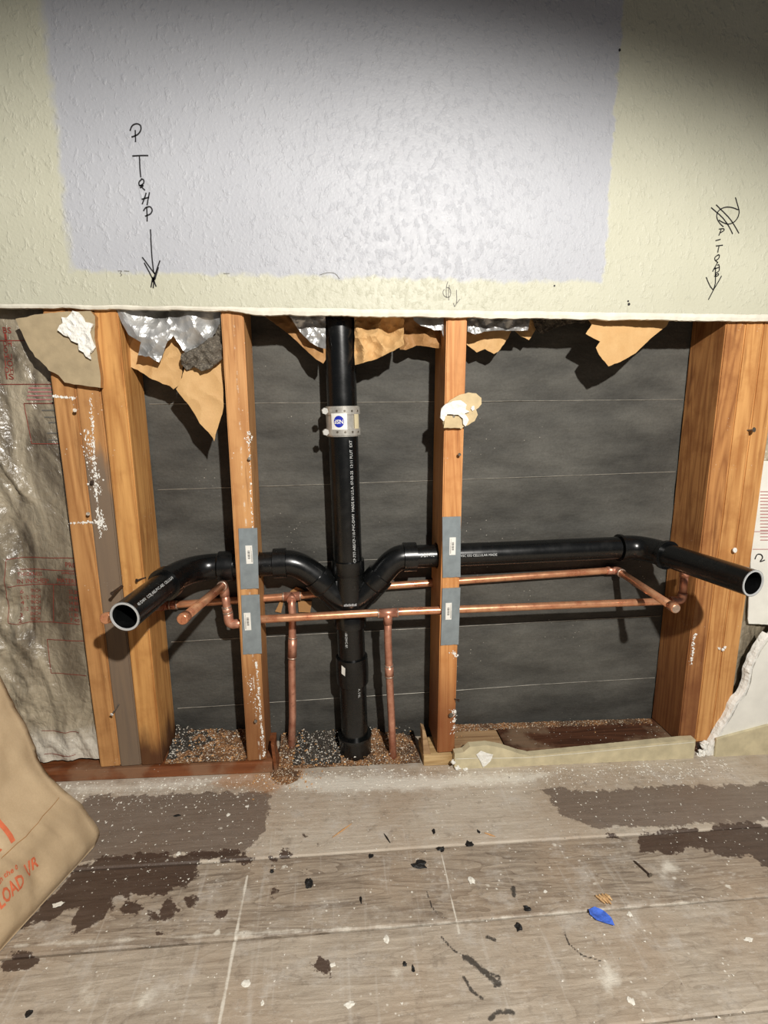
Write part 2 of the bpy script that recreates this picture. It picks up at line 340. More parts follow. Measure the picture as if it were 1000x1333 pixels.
def text2d(s, size=1.0, bold=0.0):
    """flat outline of a word: list of 2D points and faces, left baseline at 0,0"""
    key = (s, bold)
    if key not in _txt:
        cu = bpy.data.curves.new('lettering', 'FONT'); cu.body = s; cu.size = 1; cu.resolution_u = 2; cu.offset = bold
        ob = bpy.data.objects.new('lettering', cu); COL.objects.link(ob)
        dg = bpy.context.evaluated_depsgraph_get(); me = bpy.data.meshes.new_from_object(ob.evaluated_get(dg))
        _txt[key] = ([tuple(v.co[:2]) for v in me.vertices], [tuple(p.vertices) for p in me.polygons])
        bpy.data.objects.remove(ob); bpy.data.curves.remove(cu); bpy.data.meshes.remove(me)
    v, f = _txt[key]; return [(a*size, b*size) for a, b in v], f
def text_on_tube(s, size, start, axis, facing, R, stretch=1.0):
    """lettering wrapped on a cylinder: runs along axis from start, centred on the facing side"""
    v, f = text2d(s, size); ax = Vector(axis).normalized(); fc = Vector(facing); fc = (fc-ax*fc.dot(ax)).normalized(); up = fc.cross(ax)
    V = []
    for a, b in v:
        th = (b-size*0.35)/R; V.append(tuple(Vector(start)+ax*a*stretch+(fc*math.cos(th)+up*math.sin(th))*(R+0.0004)))
    return V, f
def text_plane(s, size, org, ex, ey, lift=(0, 0, 0), fn=None):
    v, f = text2d(s, size); o = np.array(org, float); ex = np.array(ex, float); ey = np.array(ey, float)
    V = [o+ex*a+ey*b+np.array(lift) for a, b in v]
    if fn: V = [fn(p) for p in V]
    return V, f
def poly_fill(P2, step):
    """dense triangulation of a 2D polygon (list of x,z); returns points, faces"""
    P2 = [Vector(p) for p in P2]; B = []
    n = len(P2)
    for i in range(n):
        a, b = P2[i], P2[(i+1) % n]; k = max(1, int((b-a).length/step))
        for j in range(k): B.append(a.lerp(b, j/k))
    nb = len(B); xs = [p.x for p in B]; zs = [p.y for p in B]; pts = list(B)
    A = np.array([[p.x, p.y] for p in B])
    gx = np.arange(min(xs), max(xs), step); gz = np.arange(min(zs), max(zs), step*0.866)
    G = np.array([[x+(step/2 if j % 2 else 0), z] for j, z in enumerate(gz) for x in gx])
    if len(G):
        sd = sdist(G[:, 0], G[:, 1], A); G = G[sd < -step*0.45]
        G = G+rng.normal(0, step*0.12, G.shape); pts += [Vector(g) for g in G]
    r = geometry.delaunay_2d_cdt(pts, [], [list(range(nb))], 1, 1e-7)
    return [tuple(v) for v in r[0]], [tuple(f) for f in r[2]]
def sdist(px, py, poly):
    """signed distance (negative inside) of points to a polygon"""
    poly = np.asarray(poly, float); d = np.full(px.shape, 1e9); ins = np.zeros(px.shape, bool); n = len(poly)
    for i in range(n):
        x0, y0 = poly[i]; x1, y1 = poly[(i+1) % n]; ex, ey = x1-x0, y1-y0; L = ex*ex+ey*ey+1e-15
        t = np.clip(((px-x0)*ex+(py-y0)*ey)/L, 0, 1); d = np.minimum(d, (px-x0-ex*t)**2+(py-y0-ey*t)**2)
        c = ((y0 > py) != (y1 > py)) & (px < (x1-x0)*(py-y0)/(y1-y0+1e-15)+x0); ins ^= c
    d = np.sqrt(d); return np.where(ins, -d, d)
def ridged(p, H=2):
    s = 0; a = 1; q = Vector(p)
    for _ in range(H): s += a*(1-2*abs(noise.noise(q))); a *= 0.5; q = q*2.1+Vector((3.3, 1.7, 5.1))
    return s
def sheet(name, pxpoly, Y, mat, parent=None, amp=0.006, freq=28, step=0.004, seed=0, lean=None, thick=0.0007, jag=0.0, **k):
    """a torn, crumpled sheet: outline from the photograph on the plane Y, creased in depth"""
    P = [at(x, y, Y) for x, y in pxpoly]; P2 = [(p[0], p[2]) for p in P]
    if jag:
        Q = []
        for i in range(len(P2)):
            a = Vector(P2[i]); b = Vector(P2[(i+1) % len(P2)]); m = max(1, int((b-a).length/0.006)); nn = Vector((-(b-a).y, (b-a).x)).normalized()
            for j in range(m): Q.append(tuple(a.lerp(b, j/m)+nn*(noise.noise((a.lerp(b, j/m).x*160, a.lerp(b, j/m).y*160, seed))*jag)))
        P2 = Q
    pts, F = poly_fill(P2, step); V = []
    for x, z in pts:
        y = Y-amp*ridged((x*freq, z*freq, seed))+amp*0.6*noise.noise((x*freq*0.4, z*freq*0.4, seed+9))
        if k.get('facet'):   # crisp crumpled facets
            f1 = noise.voronoi((x*freq, seed*1.7, z*freq*0.8))[0]; f2 = noise.voronoi((x*freq*2.3+4, seed*2.1, z*freq*2.1))[0]
            y = Y-amp*1.7*(f1[0]-0.35)-amp*0.55*(f2[0]-0.35)+amp*0.8*noise.noise((x*freq*0.35, z*freq*0.35, seed+9))
        if lean: y += lean(x, z)
        V.append((x, y, z))
    base = None if parent else tuple(np.mean(np.array(V), axis=0)*np.array([1, 1, 0])+np.array([0, 0, min(v[2] for v in V)]))
    o = mesh(name, V, F, mat, parent, base=base, smooth=k.get('smooth', False))
    if thick: solid(o, thick)
    return o
def slab(name, pxpoly, Y0, Y1, mat, parent=None, jag=0.0, seed=0, mats=None, base=True, plane=None):
    """flat board piece with an irregular outline, front face Y0, back face Y1"""
    P2 = [(at(x, y, Y0)[0], at(x, y, Y0)[2]) for x, y in pxpoly] if plane is None else plane
    Q = []
    for i in range(len(P2)):
        a = Vector(P2[i]); b = Vector(P2[(i+1) % len(P2)]); m = max(1, int((b-a).length/0.006)) if jag else 1
        nn = Vector((-(b-a).y, (b-a).x)).normalized()
        for j in range(m):
            q = a.lerp(b, j/m); Q.append(tuple(q+nn*(noise.noise((q.x*140, q.y*140, seed))*jag)) if jag else tuple(q))
    n = len(Q); V = [(x, Y0, z) for x, z in Q]+[(x, Y1, z) for x, z in Q]
    tri = geometry.tessellate_polygon([[Vector((x, z, 0)) for x, z in Q]])
    F = [tuple(t) for t in tri]+[tuple(i+n for i in reversed(t)) for t in tri]; nt = len(F)
    F += [(i, (i+1) % n, (i+1) % n+n, i+n) for i in range(n)]
    mi = [0]*(nt)+[1 if mats and len(mats) > 1 else 0]*n
    b = (sum(q[0] for q in Q)/n, (Y0+Y1)/2, min(q[1] for q in Q)) if (base and not parent) else None
    o = mesh(name, V, F, mat, parent, base=b, mats=mats, midx=mi if mats else None)
    bm = bmesh.new(); bm.from_mesh(o.data); bmesh.ops.recalc_face_normals(bm, faces=bm.faces); bm.to_mesh(o.data); bm.free()
    return o
def struct(o): o['kind'] = 'structure'; return o

# ================================================================== SETTING
# ---- floor: boards laid along the wall
YB = [0.16, -0.215, -0.350, -0.500, -0.640, -0.780, -0.920, -1.06, -1.20, -1.34, -1.48, -1.62, -1.76, -1.90]
fl = struct(mesh('floor', *box(-1.4, 1.9, -1.95, 0.16, -0.14, -0.10), 'dirt'))
def PZ(lst): return [onfloor(*p)[:2] for p in lst]
WET = [PZ([(30, 1205), (100, 1185), (90, 1200), (95, 1215), (122, 1205), (148, 1185), (150, 1168), (205, 1165), (245, 1155), (250, 1145), (265, 1118), (330, 1112), (325, 1107), (140, 1117), (100, 1130)]),
       PZ([(840, 1082), (1000, 1072), (1080, 1068), (1080, 1135), (1000, 1130), (980, 1115), (940, 1115), (915, 1108), (895, 1105), (870, 1113), (835, 1107), (830, 1090)])]
DAMP = [PZ([(110, 1040), (200, 1034), (352, 1030), (350, 1050), (348, 1075), (332, 1098), (322, 1112), (140, 1119), (60, 1125)]),
        PZ([(705, 1028), (725, 1025), (760, 1030), (800, 1026), (850, 1024), (1000, 1020), (1100, 1018), (1100, 1066), (1000, 1069), (780, 1079), (760, 1072), (728, 1058), (720, 1045)])]
def blob(cx, cy, rx, ry, rot=0, n=10):
    return PZ([(cx+rx*math.cos(a)*math.cos(rot)-ry*math.sin(a)*math.sin(rot), cy+rx*math.cos(a)*math.sin(rot)+ry*math.sin(a)*math.cos(rot)) for a in [2*math.pi*i/n for i in range(n)]])
for b_ in [(170, 1183, 14, 11), (220, 1184, 11, 11), (200, 1193, 7, 6), (247, 1172, 11, 5), (287, 1190, 7, 5), (210, 1216, 9, 4), (25, 1252, 27, 13, -0.25), (417, 1257, 13, 13), (395, 1089, 9, 4), (310, 1117, 24, 6), (357, 1119, 6, 5), (370, 1113, 5, 5), (355, 1160, 4, 4), (800, 1088, 8, 4), (415, 1098, 0.1, 0.1)]: WET.append(blob(*b_))
WHITE = [blob(868, 1130, 18, 14, 0.6), blob(793, 1270, 16, 26, -0.4), blob(118, 1293, 14, 14), blob(220, 1290, 10, 10), blob(615, 1147, 6, 6), blob(296, 1061, 5, 5), blob(190, 1298, 16, 7), blob(516, 1270, 6, 8),
         PZ([(340, 1010), (600, 1008), (720, 1005), (700, 1020), (560, 1030), (420, 1034), (350, 1026)]), PZ([(75, 1024), (330, 1008), (330, 1016), (200, 1030), (90, 1034)])]
DUST = [PZ([(330, 985), (400, 1000), (390, 1012), (350, 1035), (330, 1030), (270, 1022)])]
def seg_px(a, b): return [onfloor(*a)[:2], onfloor(*b)[:2]]
WLINES = [(seg_px((322, 1140), (305, 1230)), 0.004), (seg_px((305, 1230), (284, 1340)), 0.005), (seg_px((575, 1112), (598, 1215)), 0.003), (seg_px((20, 1231), (500, 1206)), 0.010), (seg_px((500, 1206), (1000, 1166)), 0.005), (seg_px((300, 1117), (520, 1101)), 0.003), (seg_px((130, 1121), (300, 1117)), 0.003)]
TARL = [([(575, 1220), (590, 1237), (606, 1246)], 2.0), ([(606, 1246), (622, 1258), (636, 1270), (648, 1280)], 5.5), ([(640, 1268), (650, 1272), (652, 1282), (644, 1284)], 2.5), ([(604, 1273), (614, 1290), (627, 1300)], 3), ([(638, 1326), (650, 1317), (668, 1318)], 4), ([(556, 1160), (562, 1180), (570, 1190)], 1.5), ([(668, 1155), (670, 1166)], 4), ([(735, 1213), (740, 1228), (757, 1243), (784, 1251)], 1.6), ([(634, 1220), (644, 1224)], 3)]
def dist_seg(X, Y, a, b):
    ex, ey = b[0]-a[0], b[1]-a[1]; t = np.clip(((X-a[0])*ex+(Y-a[1])*ey)/(ex*ex+ey*ey+1e-12), 0, 1)
    return np.hypot(X-a[0]-ex*t, Y-a[1]-ey*t)
def floor_board(y1, y0, dense, tone=0.5):
    x0, x1 = -1.4, 1.9; g = 0.0012
    xs = np.concatenate([np.arange(x0, -0.5, 0.05), np.arange(-0.5, 1.25, 0.0024 if dense else 0.05), np.arange(1.25, x1+0.001, 0.05)])
    ys = np.linspace(y0+g, y1-g, int((y1-y0)/(0.0026 if dense else 0.05))+2)
    X, Y = np.meshgrid(xs, ys); nx, ny = len(xs), len(ys)
    Z = fz(X)+0.0007*np.sin(X*9+y0*40)*np.cos(Y*30)
    edge = np.minimum(Y-ys[0], ys[-1]-Y); Z = Z-0.0022*np.clip(1-edge/0.003, 0, 1)**2
    V = np.stack([X, Y, Z], -1).reshape(-1, 3)
    idx = np.arange(nx*ny).reshape(ny, nx); F = np.stack([idx[:-1, :-1], idx[:-1, 1:], idx[1:, 1:], idx[1:, :-1]], -1).reshape(-1, 4)
    rim = np.concatenate([idx[0, :], idx[1:, -1], idx[-1, -2::-1], idx[-2:0:-1, 0]]); B = V[rim].copy(); B[:, 2] -= 0.02
    n0 = len(V); k = len(rim); j = np.arange(k); sk = np.stack([rim, n0+j, n0+(j+1) % k, rim[(j+1) % k]], -1)
    Vv = np.concatenate([V, B]); Ff = np.concatenate([F, sk])
    o = mesh('floor_board', Vv, Ff.tolist(), 'floor', fl, smooth=False)
    N = len(Vv)
    lay = {n: np.zeros(N) for n in ('wet', 'damp', 'white', 'tar', 'dust', 'tone')}; lay['tone'][:] = tone
    if dense:
        x, y = Vv[:, 0], Vv[:, 1]
        for n, L, wd in (('wet', WET, 0.026), ('damp', DAMP, 0.030), ('white', WHITE, 0.050), ('dust', DUST, 0.05)):
            for p in L: lay[n] = np.maximum(lay[n], np.clip(0.5-sdist(x, y, p)/wd, 0, 1))
        for q_, ((a, b), wd) in enumerate(WLINES): lay['white'] = np.maximum(lay['white'], np.clip(1.0-dist_seg(x, y, a, b)/wd, 0, 1)*(1.0 if q_ < 3 else 0.68))
        for pts, wpx in TARL:
            q = [onfloor(*p)[:2] for p in pts]
            for a, b in zip(q[:-1], q[1:]): lay['tar'] = np.maximum(lay['tar'], np.clip(1-dist_seg(x, y, a, b)/(wpx/850*1.5), 0, 1)*0.9)
    for n, v in lay.items():
        if v.any() or dense:
            a = o.data.attributes.new(n, 'FLOAT', 'POINT'); a.data.foreach_set('value', v.astype(np.float32))
    return o
for i in range(len(YB)-1): floor_board(YB[i], YB[i+1], i < 3, (0.0, 0.85, 0.45, 0.3, 0.7)[i % 5])

# ---- upper wall: textured drywall with a ragged saw-cut bottom edge
def upper_wall():
    xs = np.concatenate([np.arange(-1.4, -0.5, 0.1), np.arange(-0.5, 1.3, 0.006), np.arange(1.3, 1.91, 0.1)])
    zb = [0.9095+0.0016*noise.noise((x*22, 3, 0))+0.0007*noise.noise((x*130, 1, 0)) for x in xs]
    n = len(xs); V = [(x, -0.013, z) for x, z in zip(xs, zb)]+[(x, -0.013, 2.4) for x in xs]+[(x, 0.0, z+0.001) for x, z in zip(xs, zb)]+[(x, 0.0, 2.4) for x in xs]
    F = []
    for i in range(n-1):
        F += [(i, i+1, n+i+1, n+i), (2*n+i, i+2*n+1, i+1, i)[::1], (3*n+i, 3*n+i+1, 2*n+i+1, 2*n+i)]
    o = struct(mesh('wall_upper', V, F, 'wall', mats=['wall', 'core'], midx=[v for _ in range(n-1) for v in (0, 1, 1)]))
    # torn paper lip hanging under the paint edge
    xs = np.arange(-0.5, 1.3, 0.005); V, F = [], []
    for i, x in enumerate(xs):
        h = 0.006+0.006*(0.5+0.5*math.tanh((x-0.04)*60))+0.0018*noise.noise((x*30, 8, 0))+0.0010*noise.noise((x*170, 2, 0))
        if x > 0.52: h += 0.0025*noise.noise((x*12, 4, 4))
        for (dz, dy) in ((0.0008, -0.0128), (-h*0.5, -0.0122), (-h, -0.0105), (-h, -0.0015)): V.append((x, dy, 0.9095+0.0016*noise.noise((x*22, 3, 0))+dz))
    for i in range(len(xs)-1):
        for k in range(3): a = i*4+k; F.append((a, a+1, a+5, a+4))
    p = mesh('torn_paper_edge', V, F, 'lip', o); p['label'] = 'pale torn paper lip along the cut edge'
    for px, py, r in ((807, 65, 0.0022), (722, 372, 0.0018), (819, 396, 0.0026), (818, 392, 0.0018)):
        c = at(px, py, -0.0135); v, f = tube([c, c+np.array([0, 0.0012, 0])], r, 10); mesh('nail_hole', v, f, 'ink', o)
    return o
wall_up = upper_wall()
def writing(name, strokes, mat, wd, label, ox, oy, sc):
    V, F = [], []
    for s in strokes:
        P = [at(ox+x/sc, oy+y/sc, -0.0136) for x, y in s]
        P = smoothpts(P) if len(s) > 2 else [np.array(p) for p in np.linspace(P[0], P[-1], 5)]
        P = [p+np.array([0.0004*noise.noise((p[0]*300, p[2]*300, 1)), 0, 0]) for p in P]
        v, f = ribbon(P, wd, (0, -1, 0)); V, F = join((V, F), (v, f))
    o = mesh(name, V, F, mat, wall_up); o['label'] = label; return o
writing('marker_writing', [[(185, 150), (187, 230)], [(150, 155), (165, 120), (195, 108), (220, 120), (222, 150), (200, 180), (160, 197)], [(165, 323), (220, 320), (272, 320)], [(213, 325), (216, 400), (222, 465)],
  [(222, 475), (240, 482), (240, 505), (215, 522), (210, 500), (228, 478)], [(212, 520), (238, 520), (215, 536)], [(226, 528), (250, 552)], [(258, 568), (232, 645)], [(280, 565), (264, 652)], [(228, 612), (278, 598)], [(262, 665), (265, 760)], [(240, 690), (255, 668), (285, 662), (298, 685), (285, 710), (250, 725)],
  [(287, 812), (292, 930), (305, 1080), (318, 1110)], [(232, 998), (315, 1110)], [(245, 1035), (310, 1160)], [(350, 1020), (318, 1110), (300, 1165)], [(340, 1065), (315, 1150)], [(300, 1130), (325, 1195)], [(290, 1200), (300, 1140)], [(312, 1130), (305, 1205)]], 'ink', 0.0021, 'black marker letters P TRAP over a downward arrow', 140, 140, 5.125)
writing('marker_writing', [[(215, 250), (330, 350), (400, 440), (450, 538)], [(270, 220), (400, 350), (460, 430), (518, 530)], [(480, 140), (500, 210), (520, 290), (505, 360), (460, 410), (400, 430), (340, 410), (300, 385)], [(510, 275), (440, 250), (370, 248), (310, 275), (280, 320), (282, 370), (310, 420), (350, 460)],
  [(325, 490), (300, 555)], [(300, 485), (350, 480), (355, 500), (315, 525)], [(262, 610), (320, 595)], [(268, 668), (345, 658)], [(303, 665), (288, 738)], [(300, 760), (260, 790), (262, 825), (300, 800), (305, 765), (280, 770)], [(265, 825), (290, 850)], [(290, 840), (232, 945)], [(285, 880), (300, 870), (305, 930), (270, 960)], [(240, 920), (300, 900)], [(265, 900), (262, 1000)],
  [(265, 960), (262, 1075)], [(250, 1000), (290, 965), (295, 985), (262, 1000)], [(262, 1075), (240, 1145), (187, 1250)], [(162, 1005), (205, 1100), (240, 1145)], [(330, 990), (280, 1080), (240, 1145)]], 'ink', 0.0019, 'black marker crossed-out circle and P TRAP with arrow', 900, 240, 8.325)
writing('marker_writing', [[(290, 205), (265, 300), (268, 470)], [(315, 260), (300, 400), (305, 510)], [(235, 330), (210, 370), (225, 430), (270, 460), (320, 450), (338, 390), (320, 320), (270, 300)], [(430, 340), (433, 540), (400, 615)], [(380, 555), (400, 615)], [(490, 490), (433, 560)]], 'pencil', 0.0012, 'small faint centre mark with a short arrow', 560, 350, 12.5)
writing('pencil_mark', [[(70, 1090), (95, 1090)], [(95, 1090), (85, 1105), (95, 1115), (85, 1125)], [(110, 1090), (145, 1092)]], 'pencil', 0.0010, 'tiny faint pencil mark', 140, 140, 5.125)
writing('pencil_mark', [[(0, 0), (10, -3), (20, -2), (26, 5)], [(-125, -2), (-117, -2)]], 'pencil', 0.0009, 'short faint pencil lines', 416, 358, 1.0)

# ---- felt-papered back of the wall with stucco line wires
def felt():
    xs = np.arange(-1.4, 1.901, 0.012); zs = np.arange(-0.09, 1.25, 0.010); V = []
    for z in zs:
        for x in xs:
            b = 0.0035*noise.noise((x*3.1, z*11, 0.5))+0.0022*noise.noise((x*7, z*42, 2))
            if x < -0.27 or x > 1.05: b += 0.02
            V.append((x, FELT+0.002+b, z))
    n = len(xs); m = len(zs); F = [(j*n+i, j*n+i+1, (j+1)*n+i+1, (j+1)*n+i) for j in range(m-1) for i in range(n-1)]
    o = struct(mesh('wall_back', V, F, 'felt', smooth=True))
    for py0, py1 in (((195, 526), (895, 520)), ((205, 638), (885, 614)), ((210, 741), (880, 711)), ((222, 836), (856, 802)), ((232, 923), (855, 882))):
        a = at(*py0, FELT); b = at(*py1, FELT); d = (b-a)/(b[0]-a[0]); P = []
        for k in range(50):
            x = -0.165+k*(1.12/49); p = a+d*(x-a[0]); P.append((x, FELT+0.0008+0.0035*noise.noise((x*3.1, p[2]*11, 0.5)), p[2]+0.0006*noise.noise((x*18, py0[1], 0))))
        v, f = tube(P, 0.00085, 6); mesh('line_wire', v, f, 'wire', o)
    return o
back = felt()
# small tan patches of bare sheathing where the felt has torn behind the copper tee
for poly in ([(372, 779), (378, 770), (386, 764), (395, 768), (405, 776), (392, 780)], [(388, 783), (406, 783), (404, 797), (389, 797)], [(358, 796), (364, 784), (369, 783), (366, 798)]):
    slab('torn_felt_patch', poly, FELT-0.004, FELT+0.004, 'kraft_dark', back, jag=0.0015, seed=3)

# ---- lower right: drywall remnant with a broken edge and painted base
YD = -0.013
drr = struct(slab('wall_right', None, YD, 0.0, 'whitewall', mats=['whitewall', 'core'], base=False, jag=0.0,
    plane=[(at(925, 984, YD)[0], at(925, 984, YD)[2])]+[(at(x, y, YD)[0], at(x, y, YD)[2]) for x, y in ((932, 968), (938, 960), (945, 945), (954, 932), (962, 915), (972, 905), (978, 888), (980, 872), (986, 858), (992, 846), (998, 838), (1006, 826))]+[(1.23, 0.42), (1.30, 0.60), (1.34, 0.91), (1.9, 0.91), (1.9, fz(1.9))]))
def crumbly_edge():
    pts = [(921, 985), (928, 970), (934, 960), (941, 947), (950, 932), (958, 915), (968, 903), (974, 888), (976, 873), (982, 858), (988, 846), (994, 837), (1002, 826)]
    P = smoothpts([at(x, y, YD-0.001) for x, y in pts], 6); V, F = [], []
    for i, p in enumerate(P):
        wv = 0.0048+0.0030*noise.noise((p[0]*60, p[2]*60, 1)); dv = 0.004*noise.noise((p[0]*110, p[2]*110, 5))
        V += [(p[0]-wv, 0.0, p[2]+wv*0.4), (p[0]-wv*0.7+dv*0.4, YD*0.6+dv*0.5, p[2]+wv*0.2), (p[0]+dv*0.3, YD-0.0012+dv*0.25, p[2]), (p[0]+wv*1.2, YD-0.0004, p[2]-wv*0.5)]
    for i in range(len(P)-1):
        for k in range(3): a = i*4+k; F.append((a, a+1, a+5, a+4))
    o = mesh('broken_plaster_edge', V, F, 'plaster', drr); o['label'] = 'white crumbled gypsum along the broken edge'
crumbly_edge()
bb = struct(slab('baseboard_right', None, YD-0.006, YD, 'cream', base=False, plane=[(at(x, y, YD-0.006)[0], at(x, y, YD-0.006)[2]) for x, y in ((931, 989), (933, 962), (1000, 944))]+[(1.9, fz(1.9)+0.085), (1.9, fz(1.9))]))
bevel(bb, 0.002)
# lower left: drywall that carries on beyond the open bay, out of frame
struct(mesh('wall_left', *box(-1.4, -0.74, -0.013, 0.0, fz(-1.0)-0.01, 0.91), 'whitewall'))

# ================================================================== FRAMING
def cutter(v, f):
    me = bpy.data.meshes.new('c'); me.from_pydata([tuple(p) for p in v], [], f); ob = bpy.data.objects.new('c', me); COL.objects.link(ob)
    bm = bmesh.new(); bm.from_mesh(me); bmesh.ops.recalc_face_normals(bm, faces=bm.faces); bm.to_mesh(me); bm.free(); return ob
def stud(name, mat, xl, xr, label, z0=None, dep=0.098, ztop=1.22, cuts=(), skew=0.0, chips=0):
    """upright two-by-four; xl and xr are (x at floor, x at top of view 0.9)"""
    zb = fz(xl[0])+0.026 if z0 is None else z0; n = 14; V = []; F = []
    for i in range(n+1):
        z = zb+(ztop-zb)*i/n; s = z/0.9; a = xl[0]+(xl[1]-xl[0])*s; b = xr[0]+(xr[1]-xr[0])*s; wob = 0.0006*noise.noise((z*9, a*5, 0))
        V += [(a+wob, 0, z), (b+wob, 0, z), (b+wob, dep, z), (a+wob, dep, z)]
    for i in range(n):
        for k in range(4): p = i*4+k; q = i*4+(k+1) % 4; F.append((p, q, q+4, p+4))
    F += [(3, 2, 1, 0), (n*4, n*4+1, n*4+2, n*4+3)]
    o = mesh(name, V, F, mat, base=((xl[0]+xr[0])/2, dep/2, zb))
    bm = bmesh.new(); bm.from_mesh(o.data); bmesh.ops.bevel(bm, geom=[e for e in bm.edges if abs(e.calc_face_angle(0)) > 0.8], offset=0.0022, segments=2, affect='EDGES'); bm.to_mesh(o.data); bm.free()
    if cuts:
        cs = [cutter(*c) for c in cuts]
        for c in cs:
            m = o.modifiers.new('cut', 'BOOLEAN'); m.object = c; m.operation = 'DIFFERENCE'; m.solver = 'EXACT'
        dg = bpy.context.evaluated_depsgraph_get(); me = bpy.data.meshes.new_from_object(o.evaluated_get(dg)); o.modifiers.clear(); o.data = me; me.name = name
        for c in cs: bpy.data.objects.remove(c)
    return tagit(o, label, 'stud', 'wall studs')
YS, YA, YBk, YF = 0.052, 0.050, 0.090, 0.011      # depth of stack, drain arms, rear copper, front copper
ZARM_L, ZARM_R = 0.428, 0.434
def cu_rear(x): # height of the rear copper run
    xs = [-0.16, 0.105, 0.30, 0.835]; zs = [at(215, 788, YBk)[2], at(380, 776, YBk)[2], at(500, 763, YBk)[2], at(800, 742, YBk)[2]]; return float(np.interp(x, xs, zs))
def cu_front(x): return float(np.interp(x, [0.03, 0.29, 0.90], [at(345, 806, YF)[2], at(505, 797, YF)[2], at(860, 783, YF)[2]]))
def hole(x0, x1, y, z, r): return tube([(x0-0.02, y, z), (x1+0.02, y, z)], r, 24)
sA = stud('wall_stud', 'studA', (-0.292, -0.292), (-0.2535, -0.2535), 'leftmost light fir stud beside the plastic-covered insulation')
sB = stud('wall_stud', 'studB', (-0.253, -0.253), (-0.2135, -0.2135), 'weathered grey stud squeezed between two fir studs at the left', dep=0.096)
stud('wall_stud', 'studC', (-0.213, -0.211), (-0.172, -0.171), 'golden fir stud, rightmost of the left gang, soaked dark at its foot')
sD = stud('wall_stud', 'stud2', (-0.004, 0.0), (0.0345, 0.0385), 'dusty fir stud left of the vertical drain stack', cuts=[hole(-0.004, 0.038, YA, ZARM_L, 0.0275), hole(-0.004, 0.038, YBk, cu_rear(0.02), 0.011), hole(-0.004, 0.038, YF, cu_front(0.02), 0.0105)])
sO = stud('wall_stud', 'stud3', (0.397, 0.402), (0.4345, 0.4405), 'orange fir stud right of the vertical drain stack', cuts=[hole(0.395, 0.44, YA, ZARM_R, 0.0275), hole(0.395, 0.44, YBk, cu_rear(0.42), 0.011), hole(0.395, 0.44, YF, cu_front(0.42), 0.0105)])
sE = stud('wall_stud', 'studE', (0.957, 0.957), (0.9975, 0.9975), 'right gang stud showing its broad grained side to the open bay', dep=0.099)
stud('wall_stud', 'studF', (0.998, 0.998), (1.036, 1.036), 'middle stud of the three at the right', dep=0.097)
stud('wall_stud', 'studF', (1.0365, 1.0365), (1.078, 1.078), 'rightmost fir stud against the broken white drywall')

def plank(name, x0, x1, y0, y1, h, mat, label, cat='sole plate', z0=0.0005):
    V, F = [], []; n = 10
    for i in range(n+1):
        x = x0+(x1-x0)*i/n; z = fz(x)+z0
        V += [(x, y0+0.0008*noise.noise((x*40, 1, 0)), z), (x, y1, z), (x, y1, z+h), (x, y0+0.0008*noise.noise((x*33, 2, 0)), z+h-0.0006)]
    for i in range(n):
        for k in range(4): p = i*4+k; q = i*4+(k+1) % 4; F.append((p, q, q+4, p+4))
    F += [(3, 2, 1, 0), (n*4, n*4+1, n*4+2, n*4+3)]
    o = mesh(name, V, F, mat, base=((x0+x1)/2, (y0+y1)/2, fz((x0+x1)/2))); bevel(o, 0.002); return tagit(o, label, cat)
plank('sole_plate', -0.74, 0.047, -0.004, 0.098, 0.0252, 'plate_wet', 'reddish wet sole plate under the left studs')
plank('sole_plate', 0.44, 0.553, -0.001, 0.098, 0.0245, 'plate_dry', 'short dry dusty sole plate just right of the orange stud')
plank('sole_plate', 0.555, 1.12, 0.003, 0.098, 0.0255, 'plate_dark', 'dark soaked sole plate along the wide right bay')
plank('wood_block', 0.366, 0.437, -0.006, 0.06, 0.0245, 'block', 'pale offcut block under the foot of the orange stud', 'block')
def shim(x0, x1, y, zt, label, mat):
    V = [(x0, y, fz(x0)), (x1, y-0.002, fz(x1)), (x1+0.004, y+0.035, fz(x1)), (x0, y+0.035, fz(x0)), (x0-0.004, y+0.004, zt), (x0+0.003, y+0.004, zt-0.004), (x0+0.003, y+0.03, zt-0.004), (x0-0.004, y+0.03, zt)]
    F = [(3, 2, 1, 0), (0, 1, 5, 4), (1, 2, 6, 5), (2, 3, 7, 6), (3, 0, 4, 7), (4, 5, 6, 7)]
    o = mesh('wood_shim', V, F, mat, base=((x0+x1)/2, y+0.018, fz(x0))); bevel(o, 0.001); tagit(o, label, 'shim')
shim(0.368, 0.388, -0.0, 0.062, 'grey tapered splinter leaning on the pale offcut block', 'plate_dry')
shim(0.049, 0.056, 0.000, 0.055, 'thin brown wood wedge beside the foot of the dusty stud', 'plate_wet')
# strip of old painted board left in front of the right-hand plate
strip = empty('baseboard_strip', (0.7, -0.02, fz(0.7)), 'cream painted board strip along the floor under the right bay', 'baseboard')
def strip_body():
    top = [(592, 981), (604, 979), (612, 972), (634, 970), (655, 974), (676, 981), (690, 984), (720, 981), (760, 977), (800, 973), (850, 968), (888, 964), (906, 963)]
    P = [at(x, y, -0.02) for x, y in top]; P2 = [(p[0], p[2]) for p in P]; xs = np.linspace(P2[-1][0], P2[0][0], 12)
    P2 += [(x, fz(x)) for x in xs]; o = slab('board', None, -0.020, -0.004, 'cream', strip, jag=0.0008, plane=P2); bevel(o, 0.0012)
    v, f = ribbon([at(x, y, -0.0208) for x, y in ((594, 988), (620, 987), (650, 987), (690, 986), (760, 980), (830, 973), (904, 966))], 0.0016, (0, -1, 0)); mesh('paint_ridge', v, f, 'lip', strip)
    sheet('white_patch', [(620, 982), (626, 977), (634, 980), (642, 982), (639, 990), (634, 995), (629, 999), (625, 990)], -0.0215, 'plaster', strip, amp=0.0006, freq=120, step=0.003)
strip_body()
